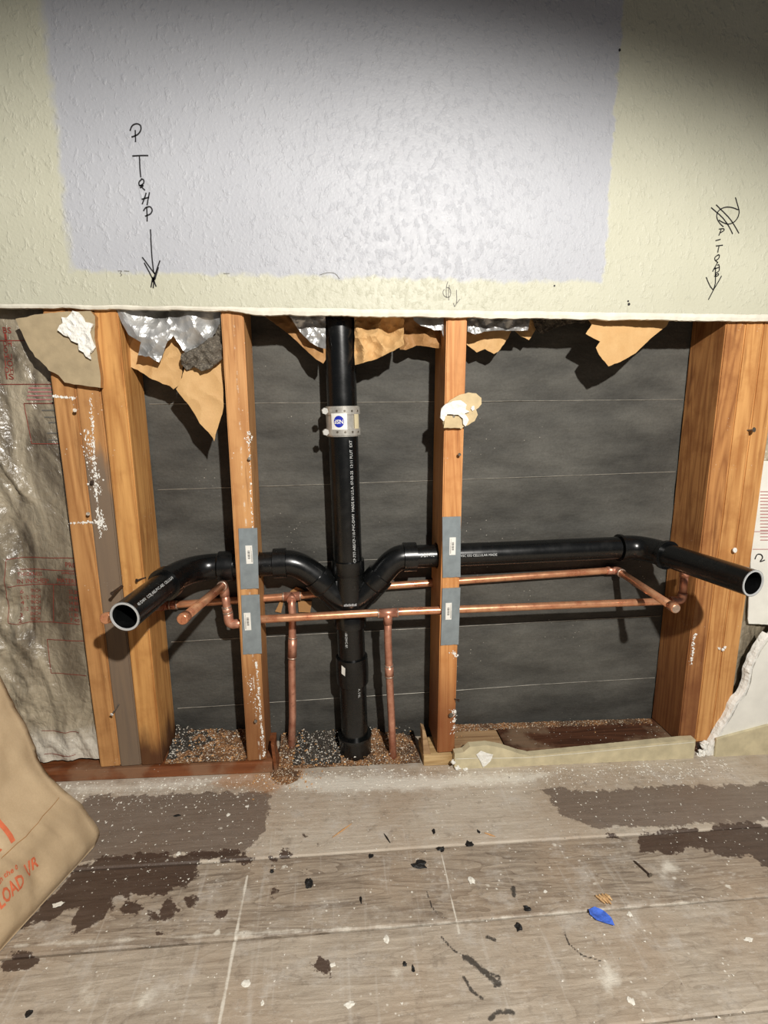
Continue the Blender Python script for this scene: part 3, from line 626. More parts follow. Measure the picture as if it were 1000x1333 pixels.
def lumps(name, pxs, Y, mat, r, label, cat, sq=0.7):
    V, F = [], []
    for px, py in pxs:
        c = at(px, py, Y); bm = bmesh.new(); bmesh.ops.create_icosphere(bm, subdivisions=2, radius=r)
        n = len(V); s = random.random()*9
        for v in bm.verts:
            q = v.co*(0.8+0.8*noise.noise(tuple(v.co/r*1.3+Vector((s, s, 0))))+0.4*noise.noise(tuple(v.co/r*3.1+Vector((0, s, s))))); V.append((c[0]+q.x, c[1]+q.y*sq, c[2]+q.z))
        bm.verts.index_update(); F += [tuple(w.index+n for w in f.verts) for f in bm.faces]; bm.free()
    A = np.array(V); o = mesh(name, V, F, mat, base=(A[:, 0].mean(), Y, A[:, 2].min())); return tagit(o, label, cat)
lumps('plaster_lump', [(914, 980), (920, 989), (924, 996), (917, 970), (910, 986)], -0.012, 'plaster', 0.010, 'white crumbled plaster lump at the end of the cream strip', 'plaster')
lumps('plaster_lump', [(596, 1000), (606, 1003), (590, 992)], -0.024, 'plaster', 0.006, 'whitish plaster crumbs stuck at the left end of the cream strip', 'plaster')

# ================================================================== INSULATION
FOLD = [tuple(at(-5, 585, 0.02)[[0, 2]]), tuple(at(36, 652, 0.02)[[0, 2]])]
def film_y(x, z, side=-1):
    u = x if side < 0 else x+7.3
    y = 0.030-0.014*noise.noise((u*5, z*2.2, 0.3))-(0.0075 if side > 0 else 0.0045+0.004*max(0, min(1, (-0.37-x)/0.04)))*ridged((u*11+z*2, z*3.5, 1.7))
    m = 0.20+1.2*max(0, min(1, (-0.385-x)/0.03)) if side < 0 else 0.7
    m = max(m, 1.3*min(1, max(0, (0.135-z)/0.04)))
    y -= 0.0056*m*ridged((u*30+z*7, z*12, 3.1))+0.0016*m*noise.noise((u*120, z*90, 7))
    if side < 0:   # one long loose fold catching the light, running down from the left
        a, b = FOLD; ex, ez = b[0]-a[0], b[1]-a[1]; L = math.hypot(ex, ez); t = ((x-a[0])*ex+(z-a[1])*ez)/L/L; dd = ((x-a[0])*ez-(z-a[1])*ex)/L
        if -0.3 < t < 1.1: y -= 0.016*math.exp(-(dd/0.007)**2)*min(1, (1.1-t)*3)
    return y
def film_mesh(name, x0, x1, z0, z1, parent, side, step=0.0042):
    xs = np.arange(x0, x1, step); zs = np.arange(z0, z1, step); n = len(xs)
    V = [(x, film_y(x, z, side), z) for z in zs for x in xs]; F = [(j*n+i, j*n+i+1, (j+1)*n+i+1, (j+1)*n+i) for j in range(len(zs)-1) for i in range(n-1)]
    return mesh(name, V, F, 'film', parent, smooth=True)
ins = empty('insulation_batt', (-0.5, 0.06, fz(-0.5)+0.026), 'plastic-covered insulation with red printing in the left wall bay', 'insulation')
mesh('batt', *box(-0.735, -0.2935, 0.055, 0.098, fz(-0.5)+0.03, 1.15), 'wool', ins)
film_mesh('plastic_film', -0.735, -0.2925, fz(-0.5)+0.030, 1.12, ins, -1)
def drape(p): return np.array([p[0], film_y(p[0], p[2])-0.0016, p[2]])
def film_lines(segs, wd=0.0011):
    V, F = [], []
    for a, b in segs:
        A, B = at(*a, 0.02), at(*b, 0.02); P = [drape(A+(B-A)*t) for t in np.linspace(0, 1, 24)]; P = [p for p in P if p[0] < -0.2945]
        if len(P) > 1: V, F = join((V, F), ribbon(P, wd, (0, -1, 0)))
    return V, F
def film_text(items):
    V, F = [], []
    for s, px, py, h, wx in items:
        A = at(px, py, 0.02); B = at(px+10, py+0.4, 0.02); ex = (B-A)/np.linalg.norm(B-A); hh = h/690/0.72
        v, f = text2d(s, 1.0); w0 = max(p[0] for p in v); k = (wx/690)/w0
        pts = [A+ex*(a*k)+np.array([0, 0, 1])*(b*hh) for a, b in v]
        keep = [p[0] < -0.2945 for p in pts]; f = [q for q in f if all(keep[i] for i in q)]
        V, F = join((V, F), ([drape(p) for p in pts], f))
    return V, F
FR = [[((9, 728), (98, 728)), ((9, 728), (8, 780)), ((8, 780), (11, 811)), ((11, 811), (103, 814)), ((20, 743), (98, 745)), ((12, 763), (99, 763)), ((66, 764), (66, 812))], [((58, 835), (108, 836)), ((58, 835), (66, 877)), ((66, 877), (112, 880))],
    [((-10, 443), (42, 443))], [((-10, 500), (66, 500))], [((29, 525), (70, 525)), ((29, 525), (38, 578)), ((38, 578), (78, 578))], [((60, 979), (100, 980))], [((55, 950), (105, 951))]]
for q in FR:
    v, f = film_lines(q); mesh('printed_frame' if len(q) > 1 else 'printed_rule', v, f, 'red', ins)
rows = [('6', 'INCH', '22.20', 773), ('5 1/2', 'INCH', '19.40', 781), ('4', 'INCH', '14.80', 788), ('3 1/2', 'INCH', '13.40', 796), ('3', 'INCH', '11.80', 803), ('2', 'INCH', '7.40', 810)]
it = [('PROD', 82, 740, 7, 22), ('THICKNESS', 21, 751, 5, 27), ('IN INCHES*', 21, 760, 6, 36), ('MATERIAL', 71, 760, 6, 33), ('(APPROX)', 77, 749, 3, 18)]
for a, b, c, y in rows: it += [(a, 25, y, 5, 4 if len(a) == 1 else 9), (b, 37, y, 5, 11), (c, 87 if len(c) > 4 else 89, y+1, 5, 13)]
v, f = film_text(it); mesh('printed_table', v, f, 'red', ins)
it = []
for i, q in enumerate(('BS', 'I', 'DH', 'O', 'HU', 'IO', 'DH', 'IS')): it.append((q, 2+i*0.4, 433+i*8.6, 7, 10 if len(q) > 1 else 5))
v, f = film_text(it); mesh('printed_notice', v, f, 'red', ins)
for i in range(4): v, f = film_lines([((36-i, 505+i*5), (66, 505+i*5))], 0.0016); mesh('faint_print', v, f, 'pink', ins)
for i, (x0, y0) in enumerate(((52, 534), (55, 543), (60, 550), (58, 564), (60, 573))): v, f = film_lines([((x0, y0), (74, y0))], 0.0020); mesh('faint_print', v, f, 'pencil', ins)
ins2 = empty('insulation_batt', (1.2, 0.06, fz(1.2)+0.026), 'printed white-faced insulation at the right edge behind the broken drywall', 'insulation')
mesh('batt', *box(1.079, 1.36, 0.06, 0.098, fz(1.2)+0.03, 1.15), 'wool', ins2)
film_mesh('plastic_film', 1.079, 1.36, fz(1.2)+0.030, 1.12, ins2, 1, 0.006)
o = slab('printed_facing', [(984, 600), (1060, 600), (1060, 815), (975, 812), (974, 806)], 0.016, 0.018, 'whitewall', ins2, jag=0.001)
V, F = [], []
for i in range(16):
    V, F = join((V, F), ribbon([at(990, 640+i*4.2, 0.0150), at(1030, 640+i*4.2, 0.0150)], 0.0016, (0, -1, 0)))
for y in (692, 715): V, F = join((V, F), ribbon([at(980, y, 0.0150), at(1040, y, 0.0150)], 0.0012, (0, -1, 0)))
mesh('printed_lines', V, F, 'pink', ins2)
P = [at(x, y, 0.0150) for x, y in ((983, 728), (986, 722), (991, 722), (993, 726), (990, 731), (996, 729))]; v, f = ribbon(smoothpts(P), 0.0025, (0, -1, 0)); mesh('handwritten_mark', v, f, 'ink', ins2)

# ---- torn paper and foil hanging from behind the drywall edge
def leanf(x0, z0, kz, kx=0): return lambda x, z: (z0-z)*kz+(x-x0)*kx
ZT = 0.905
o = sheet('foil_sheet', [(154, 398), (292, 398), (290, 415), (283, 428), (276, 441), (262, 452), (243, 460), (238, 456), (226, 437), (217, 449), (208, 472), (196, 465), (182, 463), (187, 446), (170, 437), (160, 418)], 0.016, 'foil', amp=0.015, freq=19, step=0.004, seed=1, facet=True, jag=0.002)
tagit(o, 'crumpled silver foil hanging above the narrow left bay', 'foil')
o = sheet('kraft_flap', [(160, 396), (168, 447), (163, 474), (180, 482), (200, 494), (222, 503), (227, 507), (236, 500), (240, 470), (246, 440), (240, 396)], 0.042, 'kraft', amp=0.006, freq=16, step=0.004, seed=4, jag=0.0015)
tagit(o, 'torn tan kraft paper edge behind the silver foil', 'paper')
o = sheet('kraft_flap', [(246, 396), (292, 396), (292, 470), (292, 530), (281, 574), (277, 566), (262, 551), (256, 540), (248, 528), (236, 514), (231, 507), (238, 492), (243, 470)], 0.030, 'kraft', amp=0.0045, freq=13, step=0.004, seed=6, lean=leanf(0, 0.8, -0.07), jag=0.0012)
tagit(o, 'long pointed kraft paper flap hanging in the narrow left bay', 'paper')
o = sheet('wool_tuft', [(238, 462), (262, 450), (278, 440), (286, 424), (291, 420), (291, 468), (284, 474), (272, 482), (264, 484), (254, 478), (244, 482), (236, 474)], 0.024, 'wool', amp=0.010, freq=45, step=0.0035, seed=8, jag=0.002, smooth=True)
tagit(o, 'grey fibre tuft between the silver foil and the kraft flap', 'insulation')
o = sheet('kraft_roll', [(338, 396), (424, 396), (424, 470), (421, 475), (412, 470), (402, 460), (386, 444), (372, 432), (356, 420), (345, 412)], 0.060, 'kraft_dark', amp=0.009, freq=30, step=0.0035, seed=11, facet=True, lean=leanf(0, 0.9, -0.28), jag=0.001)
tagit(o, 'brown kraft paper pleat left of the vertical stack top', 'paper')
o = sheet('foil_sheet', [(366, 398), (424, 398), (424, 455), (414, 452), (404, 446), (396, 438), (388, 428), (380, 416), (372, 408)], 0.034, 'foil', amp=0.009, freq=34, step=0.0035, seed=12, facet=True, lean=leanf(0, 0.9, -0.1), jag=0.001)
tagit(o, 'silver foil fold tucked left of the vertical stack top', 'foil')
o = sheet('kraft_roll', [(461, 396), (526, 396), (524, 425), (522, 452), (508, 460), (490, 469), (470, 475), (461, 477)], 0.046, 'kraft', amp=0.030, freq=24, step=0.0035, seed=15, facet=True, lean=leanf(0, 0.9, -0.25), jag=0.0008)
tagit(o, 'crumpled kraft paper bundle right of the vertical stack top', 'paper')
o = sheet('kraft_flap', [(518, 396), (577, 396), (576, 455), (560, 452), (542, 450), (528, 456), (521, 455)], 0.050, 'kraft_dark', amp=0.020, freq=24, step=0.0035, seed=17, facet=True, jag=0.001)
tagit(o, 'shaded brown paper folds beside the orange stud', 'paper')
o = sheet('foil_sheet', [(536, 398), (577, 398), (577, 440), (574, 430), (566, 430), (548, 424), (538, 417)], 0.020, 'foil', amp=0.004, freq=40, step=0.0035, seed=19, facet=True, jag=0.001)
tagit(o, 'small silver foil corner against the orange stud', 'foil')
o = sheet('foil_sheet', [(608, 398), (690, 404), (690, 416), (687, 430), (676, 431), (656, 430), (634, 431), (618, 436), (608, 432)], 0.024, 'foil', amp=0.008, freq=36, step=0.0035, seed=21, facet=True, jag=0.0015)
tagit(o, 'thin strip of silver foil right of the orange stud', 'foil')
o = sheet('kraft_flap', [(607, 398), (700, 400), (697, 430), (688, 443), (678, 438), (668, 428), (656, 448), (648, 458), (642, 461), (630, 455), (620, 459), (607, 449)], 0.060, 'kraft', amp=0.005, freq=30, step=0.004, seed=23, facet=True, lean=leanf(0, 0.88, -0.1), jag=0.002)
tagit(o, 'ragged brown paper hem right of the orange stud', 'paper')
o = sheet('wool_strip', [(690, 398), (775, 398), (768, 424), (750, 420), (730, 425), (715, 430), (705, 436), (696, 432)], 0.055, 'wool', amp=0.006, freq=40, step=0.004, seed=25, jag=0.002)
tagit(o, 'dark ragged paper scrap under the drywall edge over the right bay', 'paper')
o = sheet('kraft_flap', [(750, 398), (882, 402), (868, 425), (846, 440), (824, 460), (806, 470), (786, 478), (774, 463), (770, 454), (776, 446), (768, 442), (758, 436), (766, 424)], 0.022, 'kraft', amp=0.0022, freq=12, step=0.004, seed=28, lean=leanf(0.8, 0.9, -0.12, 0.08), jag=0.0012)
tagit(o, 'wide kraft paper flap folded down over the right bay', 'paper')

# ================================================================== DRAIN PIPES
R2, R15, RH2, RH15 = 0.0290, 0.0242, 0.0338, 0.0304
def sx(z): return float(np.interp(z, [0, 0.42, 0.92], [0.2225, 0.2145, 0.2070]))
drain = empty('drain_pipe', (sx(0), YS, fz(0.22)), 'black plastic drain stack with two side arms across the open wall', 'pipe')
def pv(z): return (sx(z), YS, z)
def dpart(name, vf, mat='abs', parent=None, smooth=True, label=None):
    o = mesh(name, vf[0], vf[1], mat, parent or drain, smooth=False)
    if smooth:
        me = o.data; me.polygons.foreach_set('use_smooth', [len(p.vertices) == 4 for p in me.polygons])
        md = o.modifiers.new('es', 'EDGE_SPLIT'); md.split_angle = math.radians(38)
    if label: o['label'] = label
    return o
zc0, zc1 = 0.684, 0.7415
up = dpart('stack_pipe', tube([pv(1.15), pv(0.9), pv(0.73)], R2, 36)); low = dpart('stack_pipe', tube([pv(0.73), pv(0.6), pv(0.42)], R2, 36))
cp = dpart('band_coupling', prof(pv(zc0), pv(zc1), [(0, R2+.001), (0, R2+.0035), (1, R2+.0035), (1, R2+.001)], 36), 'steel', label='stainless shielded coupling on the stack')
for a, b in ((zc0+0.002, zc0+0.016), (zc1-0.016, zc1-0.002)):
    bd = dpart('clamp_band', prof(pv(a), pv(b), [(0, R2+.003), (0, R2+.0052), (1, R2+.0052), (1, R2+.003)], 36), 'steel', cp)
    zz = (a+b)/2; c = Vector(pv(zz)); ang = math.radians(196); d = Vector((math.cos(ang), math.sin(ang), 0)); tan = Vector((d.y, -d.x, 0))
    if tan.y > 0: tan = -tan
    s = c+d*(R2+0.0115)
    dpart('clamp_screw', join(tube([s-tan*-0.012, s+tan*0.016], 0.0045, 14), tube([s+tan*0.014, s+tan*0.020], 0.0064, 6)), 'screw', cp, smooth=False)
    for th in (250, 275, 300, 325):
        e = Vector((math.cos(math.radians(th)), math.sin(math.radians(th)), 0)); q = c+e*(R2+0.005); dpart('rivet', tube([q, q+e*0.0008], 0.0022, 10), 'nail', cp, smooth=False)
def curved_patch(z0, z1, a0, a1, R, n=10):
    V, F = [], []
    for i in range(n+1):
        a = math.radians(a0+(a1-a0)*i/n)
        for z in (z0, z1): V.append((sx(z)+R*math.cos(a), YS+R*math.sin(a), z))
    for i in range(n): F.append((2*i, 2*i+2, 2*i+3, 2*i+1))
    return V, F
fa = 256
st = dpart('sticker', curved_patch(zc0+0.0135, zc1-0.0135, fa-26, fa+26, R2+.0056), 'sticker', cp, False, 'white square sticker with blue round mark')
V, F = [], []; zc = (zc0+zc1)/2; RR = R2+0.0060
def cyl_pt(a_off, z, R): a = math.radians(fa)+a_off/R; return (sx(z)+R*math.cos(a), YS+R*math.sin(a), z)
V = [cyl_pt(0, zc, RR)]+[cyl_pt(0.0100*math.cos(t), zc+0.0110*math.sin(t), RR) for t in [2*math.pi*i/28 for i in range(28)]]
mesh('round_mark', V, [(0, i+1, (i+1) % 28+1) for i in range(28)], 'blue', cp)
v, f = text2d('NSF', 0.0108, bold=0.02); wd = max(p[0] for p in v)
mesh('mark_lettering', [cyl_pt(-(a-wd/2), zc-(b-0.0034), RR+0.0004) for a, b in v], f, 'sticker', cp)
dpart('sticker', curved_patch(zc0+0.015, zc1-0.015, fa+52, fa+74, R2+.0056), 'cream', cp, False)
# printed line up the lower pipe
fc = Vector((math.cos(math.radians(296)), math.sin(math.radians(296)), 0))
vf = text_on_tube('CP-737-ABS/CP-110-PVC-DWV  MADE IN U.S.A. 07-03-25  12:11 PLUT  EXT', 0.0078, pv(0.432), Vector(pv(0.68))-Vector(pv(0.432)), fc, R2)
Lx = max((Vector(p)-Vector(pv(0.432))).z for p in vf[0]); k = 0.245/Lx
vf = text_on_tube('CP-737-ABS/CP-110-PVC-DWV  MADE IN U.S.A. 07-03-25  12:11 PLUT  EXT', 0.0082, pv(0.432), Vector(pv(0.68))-Vector(pv(0.432)), fc, R2, k*0.0078/0.0082)
dpart('printed_line', vf, 'print', low, False)
# double wye fitting
zw = 0.334; cw = Vector(pv(zw))
wye = dpart('double_wye', prof(pv(0.288), pv(0.432), [(0, R2), (0.0, RH2), (0.16, RH2), (0.19, RH2-.002), (0.22, R2+.002), (0.78, R2+.002), (0.80, RH2-.002), (0.83, RH2), (1.0, RH2), (1.0, R2)], 36))
for sgn, (bx, bz) in ((-1, (0.149, 0.398)), (1, (0.282, 0.396))):
    e = Vector((bx, YA+0.002, bz)); s = Vector(pv(zw-0.012)); dirv = (e-s).normalized(); L = (e-s).length
    dpart('branch', prof(s, e, [(0, R15+.001), (0.15, R15+.003), ((L-0.030)/L, R15+.0035), ((L-0.028)/L, RH15-.001), ((L-0.025)/L, RH15), (1, RH15), (1, R15)], 32), parent=wye)
# small raised maker's mark at the crotch: a row of illegible ticks
V, F = [], []
for i in range(12):
    x = sx(0.345)-0.0125+i*0.0022; h = 0.0050*(0.7+0.3*((i*7) % 3)/2); V, F = join((V, F), box(x, x+0.0013, YS-R2-0.0032, YS-R2-0.0018, 0.3425, 0.3425+h))
mesh('moulded_mark', V, F, 'rim', wye)
# gussets between branches and body
for sgn, e in ((-1, (0.160, YA, 0.388)), (1, (0.272, YA, 0.386))):
    a = Vector(pv(0.400)); a.x += sgn*0.020; b = Vector(e); c = Vector(pv(0.345)); V = []
    for yy in (YS-0.004, YS+0.004): V += [(p.x, yy, p.z) for p in (a, b, c)]
    mesh('web', V, [(0, 1, 2), (5, 4, 3), (0, 3, 4, 1), (1, 4, 5, 2), (2, 5, 3, 0)], 'abs', wye)
# left arm
eL0 = Vector((0.152, YA+0.002, 0.395)); eL1 = Vector((0.088, YA, 0.4305)); d45 = Vector((-1, 0, 0.92)).normalized()
dpart('elbow', tube([eL0-d45*0.012]+bez(eL0, eL0+d45*0.026, eL1+Vector((0.024, 0, 0)), eL1, 12), R15+.0020, 32), label='black 45 degree elbow left of the wye')
dpart('elbow_hub', prof(eL1+Vector((0.003, 0, 0)), eL1-Vector((0.024, 0, 0.0004)), [(0, R15), (0.05, RH15), (1, RH15), (1, R15)], 32))
dpart('arm_pipe', tube([(0.08, YA, 0.4302), (-0.035, YA, ZARM_L)], R15, 32))
hL = Vector((-0.014, YA, ZARM_L)); kL = Vector((-0.046, YA, ZARM_L+0.0005)); tipL = Vector(tuple(at(162, 803, -0.175))); rootL = Vector((-0.118, -0.035, 0.4275)); dl = (tipL-rootL).normalized()
dpart('elbow_hub', prof(hL, kL, [(0, R15), (0.0, RH15), (0.9, RH15), (1, R15+.003)], 32))
dpart('elbow', tube(bez(kL, kL-Vector((0.045, 0, 0)), rootL-dl*0.045, rootL, 16), R15+.0020, 32), label='black sweeping 90 degree elbow in the narrow left bay')
dpart('elbow_hub', prof(rootL-dl*0.004, rootL+dl*0.016, [(0, R15), (0.1, RH15), (1, RH15), (1, R15)], 32))
def stub(root, tip, d, name='stub_pipe'):
    o = dpart(name, join(prof(root, tip, [(0, R15), (1, R15), (1, R15-.0012)], 40, cap0=False, cap1=False), prof(tip, tip-d*0.10, [(0, R15-.0036), (1, R15-.0036)], 40, cap0=False)))
    u = d.orthogonal().normalized(); v = d.cross(u); V, F = [], []
    for r, off in ((R15+.0002, -0.0006), (R15-.0006, 0.0002), (R15-.0034, 0.0002), (R15-.0040, -0.001)):
        for k in range(40):
            a = 2*math.pi*k/40; V.append(tuple(tip+d*off+(u*math.cos(a)+v*math.sin(a))*r))
    for i in range(3):
        for k in range(40): p = i*40+k; q = i*40+(k+1) % 40; F.append((p, q, q+40, p+40))
    dpart('cut_rim', (V, F), 'rim', o, False, 'pale cut edge of the pipe mouth'); return o
sl = stub(rootL, tipL, dl)
fcL = Vector((0.62, -0.05, 0.55)); TL = '40 DWV  CCEJ ABS-PVC-ABS  CELLULAR 2'
vf = text_on_tube(TL, 0.0072, tipL-dl*0.012, -dl, fcL, R15); Lx = max((Vector(p)-tipL).dot(-dl) for p in vf[0]); vf = text_on_tube(TL, 0.0072, tipL-dl*0.010, -dl, fcL, R15, 0.135/Lx)
dpart('printed_line', vf, 'print', sl, False)
# right arm
eR0 = Vector((0.279, YA+0.002, 0.393)); eR1 = Vector((0.331, YA, 0.4335)); d45 = Vector((0.95, 0, 1)).normalized()
dpart('elbow', tube([eR0-d45*0.012]+bez(eR0, eR0+d45*0.022, eR1-Vector((0.022, 0, 0)), eR1, 12), R15+.0020, 32), label='black 45 degree elbow right of the wye')
dpart('elbow_hub', prof(eR1-Vector((0.003, 0, 0)), eR1+Vector((0.025, 0, 0)), [(0, R15), (0.05, RH15), (1, RH15), (1, R15)], 32))
ar = dpart('arm_pipe', tube([(0.34, YA, 0.4335), (0.55, YA, 0.4345), (0.80, YA, 0.4365)], R15, 32))
v1 = text_on_tube('S-DP-TL', 0.011, (0.362, YA, 0.434), (1, 0, 0), (0, -0.85, 0.32), R15, 0.75); v2 = text_on_tube('VSC 03S CELLULAR MADE', 0.0068, (0.445, YA, 0.4342), (1, 0, 0), (0, -0.88, 0.15), R15, 1.0)
dpart('printed_line', v1, 'print', ar, False); dpart('printed_line', v2, 'print', ar, False)
kR = Vector((0.803, YA, 0.4365)); tipR = Vector(tuple(at(981, 759.5, -0.195))); rootR = Vector(tuple(at(868, 722.5, -0.012))); dr = (tipR-rootR).normalized()
dpart('elbow_hub', prof(kR, kR+Vector((0.006, 0, 0)), [(0, R15), (0, RH15-.001), (1, RH15-.001), (1, R15)], 32))
dpart('elbow', tube([kR+Vector((0.003, 0, 0))]+bez(kR+Vector((0.012, 0, 0)), kR+Vector((0.050, 0, 0)), rootR-dr*0.035, rootR, 16), R15+.0022, 32), label='black 90 degree elbow at the right end of the long arm')
dpart('elbow_hub', prof(rootR-dr*0.006, rootR+dr*0.004, [(0, R15), (0.2, RH15), (1, RH15), (1, R15)], 32))
stub(rootR, tipR, dr)
# below the wye
lp = dpart('stack_pipe', tube([pv(0.31), pv(0.15), pv(fz(0.22)+0.004)], R2, 36))
dpart('repair_collar', prof(pv(0.158), pv(0.218), [(0, R2), (0.0, RH2), (0.5, RH2+.001), (1, RH2), (1, R2)], 36), label='black collar on the lower stack')
a_ = 228; dpart('sticker', ([(sx(z)+(RH2+.0014)*math.cos(math.radians(t)), YS+(RH2+.0014)*math.sin(math.radians(t)), z) for t, z in ((228, 0.192), (242, 0.188), (244, 0.206), (230, 0.211))], [(0, 1, 2, 3)]), 'sticker', None, False)
dpart('floor_hub', prof(pv(fz(0.22)+0.001), pv(0.034), [(0, RH2+.002), (0.75, RH2+.001), (0.86, RH2+.0035), (1, RH2+.0035), (1, R2)], 36), label='black hub where the stack meets the floor')
vf = text_on_tube('- 011-08 DWG RP.', 0.0075, pv(0.296), Vector((0, 0, -1)), Vector((math.cos(math.radians(250)), math.sin(math.radians(250)), 0)), R2, 0.8); dpart('printed_line', vf, 'print', lp, False)
vf = text_on_tube('SA, S EL', 0.0065, pv(0.158), Vector((0, 0, -1)), Vector((math.cos(math.radians(295)), math.sin(math.radians(295)), 0)), R2, 1.1); dpart('printed_line', vf, 'print', lp, False)

# ================================================================== COPPER
RC, RCF = 0.0079, 0.0094
def cpart(name, vf, mat, parent, label=None):
    o = mesh(name, vf[0], vf[1], mat, parent); me = o.data; me.polygons.foreach_set('use_smooth', [len(p.vertices) == 4 for p in me.polygons])
    if label: o['label'] = label
    return o
def fitting(a, b, parent, name='coupling', mat='copper_dull'):
    a = Vector(a); b = Vector(b); d = (b-a).normalized()
    o = cpart(name, prof(a, b, [(0, RC), (0.0, RCF), (1, RCF), (1, RC)], 18), mat, parent)
    for e, s in ((a, -1), (b, 1)): cpart('solder_ring', prof(e-d*0.0015, e+d*0.0015, [(0, RC), (0, RCF+.0003), (1, RCF+.0003), (1, RC)], 18), 'solder', o)
    return o
def P_(px, py, Y): return Vector(tuple(at(px, py, Y)))
# rear line
ca = empty('copper_supply_pipe', (0.085, YBk, fz(0.085)), 'rear copper water line, higher of the two, dropping to the floor left of the stack', 'pipe')
xe = P_(213, 789, YBk).x+0.009; A0 = Vector((xe, YBk, cu_rear(xe))); xt = P_(380, 776, YBk).x; AT = Vector((xt, YBk, cu_rear(xt))); AR = P_(798, 742.5, YBk)
run = [A0]+[Vector((x, YBk, cu_rear(x))) for x in np.linspace(xe+0.05, AR.x-0.02, 14)]+[AR]
cpart('horizontal_run', tube(run, RC, 16), 'copper', ca)
fitting(AT-Vector((0.018, 0, 0)), AT+Vector((0.018, 0, 0)), ca, 'tee'); tb = AT+Vector((0, -0.016, -0.004)); cpart('tee_branch', tube([AT, tb], RCF, 16), 'copper_dull', ca); cpart('solder_ring', prof(tb-Vector((0, .001, 0)), tb+Vector((0, -.001, 0)), [(0, RC), (0, RCF+.0007), (1, RCF+.0007), (1, RC)], 16), 'solder', ca)
dropA = bez(AT+Vector((0, -0.004, -0.004)), AT+Vector((0, -0.020, -0.006)), AT+Vector((0, -0.018, -0.02)), P_(381, 800, YBk-0.018), 8)+[P_(380, 860, YBk-0.02), P_(381, 930, YBk-0.025), P_(379, 992, YBk-0.03)]
cpart('drop_pipe', tube(dropA, RC, 16), 'copper_dull', ca); fitting(P_(381, 830, YBk-0.019), P_(380.5, 856, YBk-0.02), ca)
tA = P_(137, 805, -0.14); l = [A0+Vector((0.012, 0, 0)), A0]+bez(A0, A0-Vector((0.010, 0, 0)), A0+Vector((-0.008, -0.004, 0)), A0+Vector((-0.010, -0.016, 0.003)), 6)
cpart('elbow', tube(l, RCF, 16), 'copper_dull', ca); cpart('stub_pipe', tube([A0+Vector((-0.010, -0.014, 0.003)), A0+Vector((-0.0105, -0.09, 0.03)), tA], RC, 16), 'copper', ca)
dA = (tA-(A0+Vector((-0.0105, -0.09, 0.03)))).normalized(); cpart('end_cap', prof(tA-dA*0.014, tA+dA*0.001, [(0, RC), (0, RCF), (0.9, RCF), (1, RCF-.0015)], 16), 'copper', ca)
fitting(A0+Vector((0.004, 0, 0)), A0+Vector((0.018, 0, 0)), ca)
tR = P_(880, 792.5, -0.115); cpart('elbow', tube([AR-Vector((0.016, 0, 0))]+bez(AR-Vector((0.004, 0, 0)), AR+Vector((0.008, 0, 0)), AR+Vector((0.010, -0.004, 0)), AR+Vector((0.010, -0.018, -0.001)), 6), RCF, 16), 'copper_dull', ca)
rs = AR+Vector((0.010, -0.016, -0.001)); cpart('stub_pipe', tube([rs, tR], RC, 16), 'copper', ca); dR = (tR-rs).normalized()
cpart('solder_ring', prof(rs, rs+dR*0.004, [(0, RC), (0, RCF+.0006), (1, RCF+.0006), (1, RC)], 16), 'solder', ca)
cpart('end_cap', prof(tR-dR*0.016, tR+dR*0.001, [(0, RC), (0, RCF), (0.93, RCF), (1, RCF-.0012)], 18), 'copper', ca, 'capped bright copper end'); cpart('cap_face', prof(tR+dR*0.0008, tR+dR*0.0016, [(0, RCF-.0012), (1, RCF-.0016)], 18), 'solder', ca)
# front line
cb = empty('copper_supply_pipe', (0.30, YF, fz(0.30)), 'front copper water line, lower of the two, dropping to the floor right of the stack', 'pipe')
BL = P_(304, 812, YF+0.012); BT_ = P_(505, 798, YF); BR = P_(884, 781, YF)
run = [BL, P_(315, 811.5, YF+0.006)]+[Vector((x, YF, cu_front(x))) for x in np.linspace(0.02, 0.92, 16)]
cpart('horizontal_run', tube(run, RC, 16), 'copper', cb)
fitting(BT_-Vector((0.020, 0, 0)), BT_+Vector((0.020, 0, 0)), cb, 'tee')
cpart('drop_pipe', tube([BT_, P_(505, 830, YF+0.002), P_(507, 880, YF+0.006), P_(510, 940, YF+0.012), P_(512.5, 998, YF+0.014)], RC, 16), 'copper_dull', cb)
cpart('tee_branch', tube([BT_, P_(505, 812, YF)], RCF, 16), 'copper_dull', cb); fitting(P_(506.4, 866, YF+0.005), P_(507, 880, YF+0.006), cb)
BU = P_(290, 766, YF+0.014); bl = BL
cpart('elbow', tube([P_(316, 811, YF+0.006)]+bez(P_(308, 812, YF+0.010), P_(297, 814, YF+0.012), P_(298, 808, YF+0.012), P_(297, 798, YF+0.012), 8), RCF, 16), 'copper_dull', cb)
cpart('riser_pipe', tube([P_(297, 800, YF+0.012), P_(292, 768, YF+0.014)], RC, 16), 'copper_dull', cb); fitting(P_(296.5, 797, YF+0.012), P_(295, 790, YF+0.012), cb)
tS = P_(237, 806.5, -0.165); rt = P_(289, 763, -0.002); dS = (tS-rt).normalized()
cpart('elbow', tube([P_(293, 776, YF+0.014)]+bez(P_(292, 769, YF+0.014), P_(290.5, 761, YF+0.014), P_(290, 761, YF+0.008), rt, 8), RCF, 16), 'copper_dull', cb)
cpart('stub_pipe', tube([rt, tS], RC, 16), 'copper', cb); cpart('end_cap', prof(tS-dS*0.015, tS+dS*0.001, [(0, RC), (0, RCF), (0.9, RCF), (1, RCF-.0018)], 18), 'copper', cb); cpart('solder_ring', prof(rt-dS*.002, rt+dS*0.002, [(0, RC), (0, RCF+.0006), (1, RCF+.0006), (1, RC)], 16), 'solder', cb)
